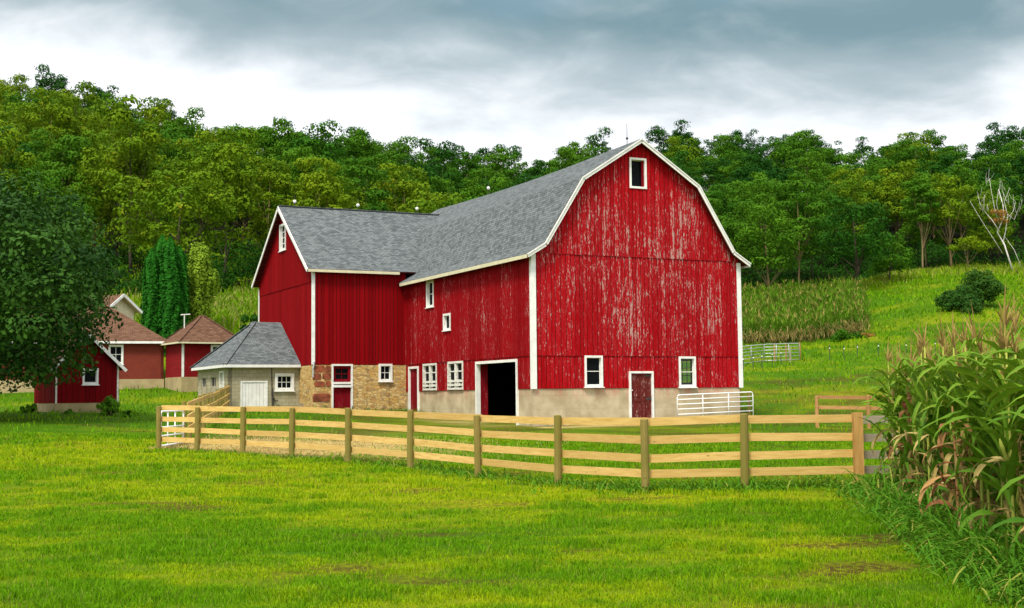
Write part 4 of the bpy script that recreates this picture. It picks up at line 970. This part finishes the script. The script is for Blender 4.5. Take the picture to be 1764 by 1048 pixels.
# columnar evergreens and the pale tree behind the outbuilding
def column_tree(label, loc, seed, R, H, n):
    rng = np.random.default_rng(seed); t = thing('columnar_evergreen', label, 'tree', loc, 0, 'columnar evergreens behind the outbuildings')
    h = rng.uniform(0,1,n)**.85; pr = np.interp(h,[0,.08,.35,.7,.9,1],[.85,1,1,.92,.66,.06])*R
    a = rng.uniform(0,2*np.pi,n); lump = 1+.15*np.sin(a*7+2*np.sin(h*9))+.07*np.sin(a*11+h*37)
    r_ = pr*lump*rng.uniform(.72,1.06,n); c = np.stack([np.cos(a)*r_,np.sin(a)*r_,h*H],1)
    nr = np.stack([np.cos(a),np.sin(a),.45+0*a],1)+rng.normal(size=(n,3))*.35; nr /= np.linalg.norm(nr,axis=1,keepdims=True)
    np_mesh('crown', leaf_quads(c,nr,.26,rng,.6), 4, L_ever, np.clip(rng.uniform(0,1,n)*.6+.4*(lump-.7),0,1), t)
    b = MB(); b.tube([(0,0,-.3),(0,0,H*.8)],[.12,.03],6); b.build('trunk', M_bark, t)
for px, dd, R, top, lab in ((259,104,.72,428,'columnar dark evergreen at the left end of the clump behind the brick house'),(277,105.5,.78,404,'tallest columnar evergreen, with its twin tip just left of the clump centre'),(291,103.5,.80,408,'columnar evergreen nearest the viewer in the middle of the clump'),(307,104.5,.72,424,'shorter columnar evergreen beside the pale green tree')):
    x, y, z = at_px(px, dd); column_tree(lab, (x,y,z), px, R, EYE+(690-top)/FPX*dd-z, 9000)
tree('pale_tree', 'pale yellow-green young tree next to the columnar evergreens', 'tree', at_px(340,107), 73, 1.7, .3, 8.9, 46, 9000, .22, L_pale, M_barkl, .08, flat=1.3, rcl=(.3,.45), shape=1.5)
# bushes
def bush(name, label, loc, seed, R, H, ncl, nleaf, leaf, lm, cat='bush', **kw):
    t = thing(name, label, cat, loc); V, rn, cs = crown(seed, R, -.1*H, H, ncl, nleaf, leaf, **kw); np_mesh('foliage', V, 4, lm, rn, t)
    b = MB()
    for c in cs[:6]: b.tube([(0,0,-.1), tuple(np.array(c)*.5), tuple(c)], [.05,.035,.015], 5)
    b.build('stem', M_bark, t); return t
kwb = dict(flat=.8, rcl=(.20,.34), hollow=.3, up=.4, lowcut=-.6)
bush('juniper_bush', 'spreading dark bush at the left of the pair on the meadow slope', at_px(1654,139), 81, 2.5, 2.5, 34, 7500, .26, L_bush, **kwb)
bush('juniper_bush', 'tallest dark rounded bush of the clump on the meadow slope', at_px(1690,141), 82, 2.7, 4.3, 48, 12000, .26, L_bush, **kwb)
bush('juniper_bush', 'small low bush in front of the dark clump on the slope', at_px(1676,135), 83, 1.4, 1.7, 18, 3600, .22, L_bush, **kwb)
bush('weed_patch', 'low dark weeds at the corner of the far corn field', at_px(1462,128), 84, 2.1, 1.1, 16, 2400, .22, L_mid, 'weeds', **kwb)
bush('weed_patch', 'rusty brown weeds beside the dark weeds by the far corn', at_px(1492,127), 85, 1.0, .8, 8, 900, .22, L_brown, 'weeds', **kwb)
bush('garden_shrub', 'leafy green shrub growing at the right corner of the red shed', at_px(190,60.5), 86, .62, 1.25, 16, 2600, .12, L_weed, **kwb)
bush('hosta_plant', 'low broad leaved plant on the lawn by the shed shrub', at_px(218,59.8), 87, .32, .6, 8, 420, .16, L_mid, 'plant', **kwb)
bush('hosta_plant', 'low leafy plant against the left side of the red shed', at_px(50,62.5), 88, .5, .7, 8, 520, .18, L_mid, 'plant', **kwb)
bush('hosta_plant', 'small plant under the front of the red shed', at_px(118,60.8), 89, .4, .35, 6, 320, .16, L_mid, 'plant', **kwb)
bush('climbing_shrub', 'dark shrub growing tall against the back corner of the ell', at_px(432,100), 90, 1.1, 5.0, 18, 3600, .2, L_dark, flat=.9, rcl=(.3,.45))
# tall grass and saplings along the wood edge
rg = np.random.default_rng(8); n = 26000
tt = np.concatenate([rg.uniform(-.32,-.16,n//2), rg.uniform(.16,.43,n//2)]); ed_ = np.array([edge_D(q) for q in tt]); yy = ed_-4+rg.normal(size=n)*3.5+np.where(tt < 0, -4, 0); xx = tt*yy
p0,p1,m0,m1,tp = blades(xx, yy, rg.uniform(.35,1.1,n), rg.uniform(.08,.16,n), rg.uniform(.1,.7,n), 33)
q = np.concatenate([np.stack([p0,p1,m0,m1],1).reshape(-1,3), np.stack([m1,m0,tp,tp*.999+m1*.001],1).reshape(-1,3)])
tag(np_mesh('edge_grass', q, 4, M_grass, np.tile(rg.uniform(0,1,n),2), None, {'yel': np.tile(np.where(tt < 0, rg.uniform(0,.3,n), rg.uniform(.1,.6,n)),2), 'dry': np.tile((rg.uniform(0,1,n)<.25)*.5,2)}), 'tall rough grass along the foot of the wood', 'grass', None, 'stuff')

# ------------------------------------------------------------------ corn
def ribbon(p0, az, L_, wd, rise, curl, rng, seg=9, twist=0.0, kink=None):
    """an arching leaf with a folded midrib; returns quads (4 verts each)"""
    pts = []; wds = []; d = Vector((math.cos(az),math.sin(az),0)); pos = Vector(p0); ang = rise; sd_ = Vector((-d.y,d.x,0))
    for i in range(seg+1):
        f_ = i/seg; pts.append(pos.copy()); wds.append(wd*(min(1,.55+f_*2.2) if f_ < .25 else 1)*(1-f_**2.6)+.002)
        ang -= curl/seg*(1+f_); 
        if kink and i == kink: ang -= 1.1
        pos = pos+(d*math.cos(ang)+Vector((0,0,math.sin(ang))))*(L_/seg)
        d = (d+sd_*rng.uniform(-.08,.08)).normalized()
    out = []; prev = None
    for i in range(seg+1):
        t_ = (pts[min(i+1,seg)]-pts[max(i-1,0)]).normalized(); s_ = t_.cross(Vector((0,0,1)))
        s_ = s_.normalized() if s_.length > .05 else sd_
        nn = s_.cross(t_); a = twist*i/seg; s2 = s_*math.cos(a)+nn*math.sin(a); n2 = nn*math.cos(a)-s_*math.sin(a)
        wv = math.sin(i*2.1+az*3)*wds[i]*.12
        cur = (pts[i]-s2*wds[i]/2+n2*(wds[i]*.22+wv), pts[i], pts[i]+s2*wds[i]/2+n2*(wds[i]*.22-wv))
        if prev:
            if wd > .05:
                pl, pr_, cl, cr_ = prev[1].lerp(prev[0],.13), prev[1].lerp(prev[2],.13), cur[1].lerp(cur[0],.13), cur[1].lerp(cur[2],.13)
                out += [prev[0],pl,cl,cur[0], pl,pr_,cr_,cl, pr_,prev[2],cur[2],cr_]
            else: out += [prev[0],prev[1],cur[1],cur[0], prev[1],prev[2],cur[2],cur[1]]
        prev = cur
    return out
def corn_mesh_set(seed, dry=False, short=False, dp=.45):
    r = random.Random(seed); H = r.uniform(1.95,2.2)*(.75 if short else 1); stalk = MB(); lx, ly = r.uniform(-.08,.08), r.uniform(-.08,.08)
    P_ = [Vector((lx*(i/6)**2, ly*(i/6)**2, H*i/6)) for i in range(7)]
    stalk.tube([P_[0]-Vector((0,0,.08))]+P_[1:], list(np.linspace(.020,.009,7)), 7)
    V = []; rn = []; nl = r.randint(12,15); a0 = r.uniform(0,6.28); VD = []; rd = []
    for i in range(nl):
        f_ = (i+.5)/nl; z = .25+(H-.42)*f_; az = a0+math.pi*(i%2)+r.uniform(-.45,.45); dryl = dry or (f_ < dp and r.random() < .62) or r.random() < dp*.22
        L_ = (.42+.46*math.sin(math.pi*min(1,f_*.9+.12)))*r.uniform(.85,1.2); wd = r.uniform(.09,.128)
        fi = f_*6; j = min(5,int(fi)); base = P_[j].lerp(P_[j+1], fi-j); base.z = z
        if dryl: q = ribbon(base, az, L_*.8, wd*(.62 if not dry else .75), r.uniform(0,.8) if not dry else r.uniform(.2,1.35), r.uniform(1.0,1.9), r, 8, r.uniform(-1.3,1.3), 2 if r.random() < .5 else None)
        else: q = ribbon(base, az, L_*1.08, wd, r.uniform(1.0,1.42), r.uniform(.4,1.7), r, 9, r.uniform(-.6,.6), r.choice([None,None,None,5,6]))
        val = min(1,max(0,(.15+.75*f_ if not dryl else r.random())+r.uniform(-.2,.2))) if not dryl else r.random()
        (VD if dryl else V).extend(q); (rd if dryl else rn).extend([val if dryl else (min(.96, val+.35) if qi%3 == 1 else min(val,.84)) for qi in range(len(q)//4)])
    ts = []; top = P_[-1]
    for i in range(r.randint(5,9)):
        az = r.uniform(0,6.28); q = ribbon(top-Vector((0,0,.05)), az, r.uniform(.26,.42), .020, r.uniform(1.0,1.5), r.uniform(.1,.7), r, 4); ts += q
    q = ribbon(top, 0, .42, .022, 1.52, .05, r, 4); ts += q
    ear = MB(); z = H*.47; az = a0+1.2; d = Vector((math.cos(az),math.sin(az),0)); e0 = Vector((0,0,z))
    ear.tube([e0, e0+d*.05+Vector((0,0,.06)), e0+d*.085+Vector((0,0,.16)), e0+d*.105+Vector((0,0,.25))], [.012,.028,.026,.006], 7)
    return H, stalk, V, rn, VD, rd, ts, ear
def corn_proto(seed, dry=False, short=False, dp=.45):
    H, stalk, V, rn, VD, rd, ts, ear = corn_mesh_set(seed, dry, short, dp)
    t = thing('corn_plant', 'x', 'corn plant', (0,0,0))
    stalk.build('stalk', L_stalk if not dry else L_cornr, t, True)
    if V: np_mesh('leaves', np.array([tuple(v) for v in V]), 4, L_corn, np.array(rn), t)
    if VD: np_mesh('dry_leaves', np.array([tuple(v) for v in VD]), 4, L_cornr if dry else L_cornd, np.array(rd), t)
    if not short: np_mesh('tassel', np.array([tuple(v) for v in ts]), 4, L_tass, np.random.default_rng(seed).uniform(0,1,len(ts)//4), t)
    ear.build('ear', L_stalk if not dry else L_cornd, t, True); return t
cp = [corn_proto(300+i, dp=.5 if i < 4 else .3) for i in range(9)]; cfirst = [True]*9; rc = random.Random(4); ncorn = 0
def corn_edge(y): return float(np.interp(y,[9,11,13,16,20,24,26],[4.85,4.9,5.1,5.6,6.2,6.8,6.95]))
y = 9.3
spots = []
while y < 24.2:
    x = corn_edge(y)+rc.uniform(0,.12)
    for row in range(7):
        xx = x+row*.55+rc.uniform(-.08,.08)
        if row > 1 and xx > .40*y+1.2: break
        spots.append((xx, y+rc.uniform(-.07,.07), row))
    y += .235+.011*(y-9)
spots = spots[:298]
for i, (x, y, row) in enumerate(spots):
    j = rc.randrange(4) if row < 2 and rc.random() < .75 else 4+i%5; px = 882+x/y*FPX; sc = rc.uniform(.96,1.13)*float(np.interp(y,[10,16,22],[1.08,1.03,1.0])); l = (x,y,gzf(x,y)-.02); rz = rc.uniform(0,6.28)
    if row == 0: lab = 'corn plant with yellowing lower leaves in the outer row along the grass'; gp = 'corn plants of the outer row'
    else: lab = 'tall green corn plant with a tan tassel inside the field at the right'; gp = 'corn plants inside the field'
    if cfirst[j]: cp[j].location = l; cp[j].rotation_euler = (0,0,rz); cp[j].scale = (sc,sc,sc); cp[j]['label'] = lab; cp[j]['group'] = gp; cfirst[j] = False
    else: dup(cp[j], l, rz, sc, lab, gp)
print('corn', len(spots))
for px, D, lab in ((1562,20.6,'dried red-brown corn plant with curled leaves at the field corner by the fence'),(1640,15.8,'shrivelled brown corn plant low in the outer row')):
    t = corn_proto(px, True, D < 17); x, y = wpx(px, D); t.location = (x,y,gzf(x,y)); t['label'] = lab
# rank grass and weeds at the foot of the corn
rg = np.random.default_rng(77); V = []; rn = []; rr = random.Random(12)
for i in range(5600):
    y = rr.uniform(9.2,24.5)**1; y = 9.2+15*rr.random()**1.5; e = corn_edge(y); x = e+rr.gauss(-.15,.42)
    if x < e-1.0-.0*y or x > e+1.3: continue
    L_ = rr.uniform(.3,.95)*(1.0 if x > e-.5 else .55); az = rr.uniform(0,6.28)
    q = ribbon(Vector((x,y,gzf(x,y)-.01)), az, L_, rr.uniform(.010,.026)*(1+.04*(y-9)), rr.uniform(.9,1.5), rr.uniform(.5,2.2), rr, 5)
    V += [tuple(v) for v in q]; rn += [rr.random()]*(len(q)//4)
tag(np_mesh('tall_weeds', np.array(V), 4, L_weed, np.array(rn)), 'rank dark green grass and weeds at the foot of the corn', 'weeds', None, 'stuff')
# rougher clumps along the fence and the barn walls
V = []; rn = []
def clump_line(p, q, n, spread, l0, l1):
    for i in range(n):
        f_ = rr.random(); x = p[0]+(q[0]-p[0])*f_+rr.gauss(0,spread); y = p[1]+(q[1]-p[1])*f_+rr.gauss(0,spread)
        if vnoise(x*1.1,y*1.1,5) < .42 and rr.random() < .8: continue
        r_ = ribbon(Vector((x,y,gzf(x,y)-.01)), rr.uniform(0,6.28), rr.uniform(l0,l1), rr.uniform(.018,.035), rr.uniform(.8,1.5), rr.uniform(.5,2.0), rr, 3)
        V.extend(tuple(v) for v in r_); rn.extend([rr.random()]*(len(r_)//4))
for a_, b_ in zip(fp[4:], fp[5:]): clump_line(a_, b_, 420, .28, .15,.42)
for a_, b_ in zip(fp[:5], fp[1:]): clump_line(a_, b_, 130, .2, .12,.3)
clump_line((0.5,25.5),(7,26.5), 900, .8, .12,.34); clump_line(bw(-.2,7),bw(-.2,16), 420, .18, .2,.6); clump_line(bw(-5.2,15.9),bw(-.2,15.9), 260, .2, .15,.5); clump_line(bw(7,-.4),bw(12.4,-.6), 240, .3, .15,.4); clump_line(bw(.5,-.3),bw(5,-.3), 70, .15, .1,.3)
clump_line((-3,40),(1.5,52), 900, 1.8, .1,.3)
tag(np_mesh('fence_weeds', np.array(V), 4, L_weed, np.array(rn)), 'uneven clumps of long grass along the fence line and barn walls', 'grass', None, 'stuff')
# far corn field: one mass
rf = np.random.default_rng(55); V = []; R_ = []; B_ = []; VB = []; RB = []
xa_, ya_ = wpx(1478,131); nrow = 0
for yrow in np.arange(131, 174, 1.05):
    xr = float(np.interp(yrow,[131,150,174],[wpx(1492,131)[0],wpx(1490,150)[0],wpx(1478,174)[0]]))+rf.normal()*.4
    xl = wpx(1235,yrow)[0]
    xs = np.arange(xl, xr, .30 if nrow < 10 else .42); xs = xs+rf.normal(size=len(xs))*.07; n = len(xs); ys = yrow+rf.normal(size=n)*.12; zs = gz(xs,ys)
    kk = 15; c = np.repeat(np.stack([xs,ys,zs],1), kk, 0); h = rf.uniform(.1,1,n*kk); m_ = n*kk
    Hh = np.repeat(rf.uniform(2.2,2.9,n), kk); a = rf.uniform(0,2*np.pi,m_); o_ = rf.uniform(.05,.38,m_)
    c[:,0] += np.cos(a)*o_; c[:,1] += np.sin(a)*o_; c[:,2] += h*Hh
    t_ = np.stack([np.cos(a)*.6,np.sin(a)*.6,rf.uniform(.1,1.7,m_)],1); t_ /= np.linalg.norm(t_,axis=1,keepdims=True)
    s_ = np.cross(t_, np.stack([np.sin(a)*.3,np.cos(a)*.3,1+0*a],1)); s_ /= np.linalg.norm(s_,axis=1,keepdims=True)
    L_ = rf.uniform(.6,1.15,m_)[:,None]; w_ = rf.uniform(.07,.12,m_)[:,None]
    quad = np.stack([c-t_*L_/2, c-s_*w_/2, c+t_*L_/2, c+s_*w_/2],1)
    edge_ = (nrow < 2)
    br_ = (h < (.55+rf.normal(size=m_)*.1)) & edge_
    tas = (h > .93) & (rf.uniform(0,1,m_) < .4)
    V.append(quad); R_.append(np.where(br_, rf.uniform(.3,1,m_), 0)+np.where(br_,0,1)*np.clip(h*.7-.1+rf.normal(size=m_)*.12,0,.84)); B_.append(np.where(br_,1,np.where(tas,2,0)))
    nrow += 1
V = np.concatenate(V).reshape(-1,3); R_ = np.concatenate(R_); B_ = np.concatenate(B_)
tag(np_mesh('corn_field', V, 4, None, R_, None, None, [L_field,L_cornd,L_tass], B_), 'far field of corn with brown lower leaves beyond the barn', 'corn field', None, 'stuff')
# loose straw in the pen
n = 9000; x = -7.4+rg.normal(size=n)*2.6; y = 40.5+rg.normal(size=n)*4; st_ = cover(x,y)[1]; ok = (rg.uniform(0,1,n) < st_*1.2); x, y = x[ok], y[ok]; n = len(x)
p0,p1,m0,m1,tp = blades(x, y, rg.uniform(.03,.09,n), rg.uniform(.02,.04,n), rg.uniform(.8,1.3,n), 91)
tag(np_mesh('straw', np.stack([p0,p1,m0,m1],1).reshape(-1,3), 4, M_grass, rg.uniform(0,1,n), None, {'yel':np.ones(n),'dry':np.ones(n)*.95}), 'pale straw strewn over the near left of the pen', 'straw', None, 'stuff')

# saplings and shade plants on the floor of the wood
n = 90000; tt = np.concatenate([rg.uniform(.10,.45,n//2), rg.uniform(-.42,-.12,n//2)]); ed_ = np.interp(tt, [-.5,-.24,-.15,0,.17,.2,.27,.30,.5],[116,121,128,140,176,180,184,193,199])
yy = ed_+rg.uniform(0,1,n)**1.3*34; xx = tt*yy; pat = fbm(xx*.16, yy*.16, 83, 3); ok = pat > .40; xx, yy, pat = xx[ok], yy[ok], pat[ok]; n = len(xx)
hh = rg.uniform(0,1,n)**1.3*np.clip((pat-.38)*14,.3,2.6); c = np.stack([xx,yy,gz(xx,yy)+hh],1)
nr = rg.normal(size=(n,3))*.5+np.array([0,-.3,.8]); nr /= np.linalg.norm(nr,axis=1,keepdims=True)
tag(np_mesh('undergrowth', leaf_quads(c,nr,.34,rg), 4, L_dark, rg.uniform(0,1,n)), 'dark undergrowth on the floor of the hillside wood', 'undergrowth', None, 'stuff')
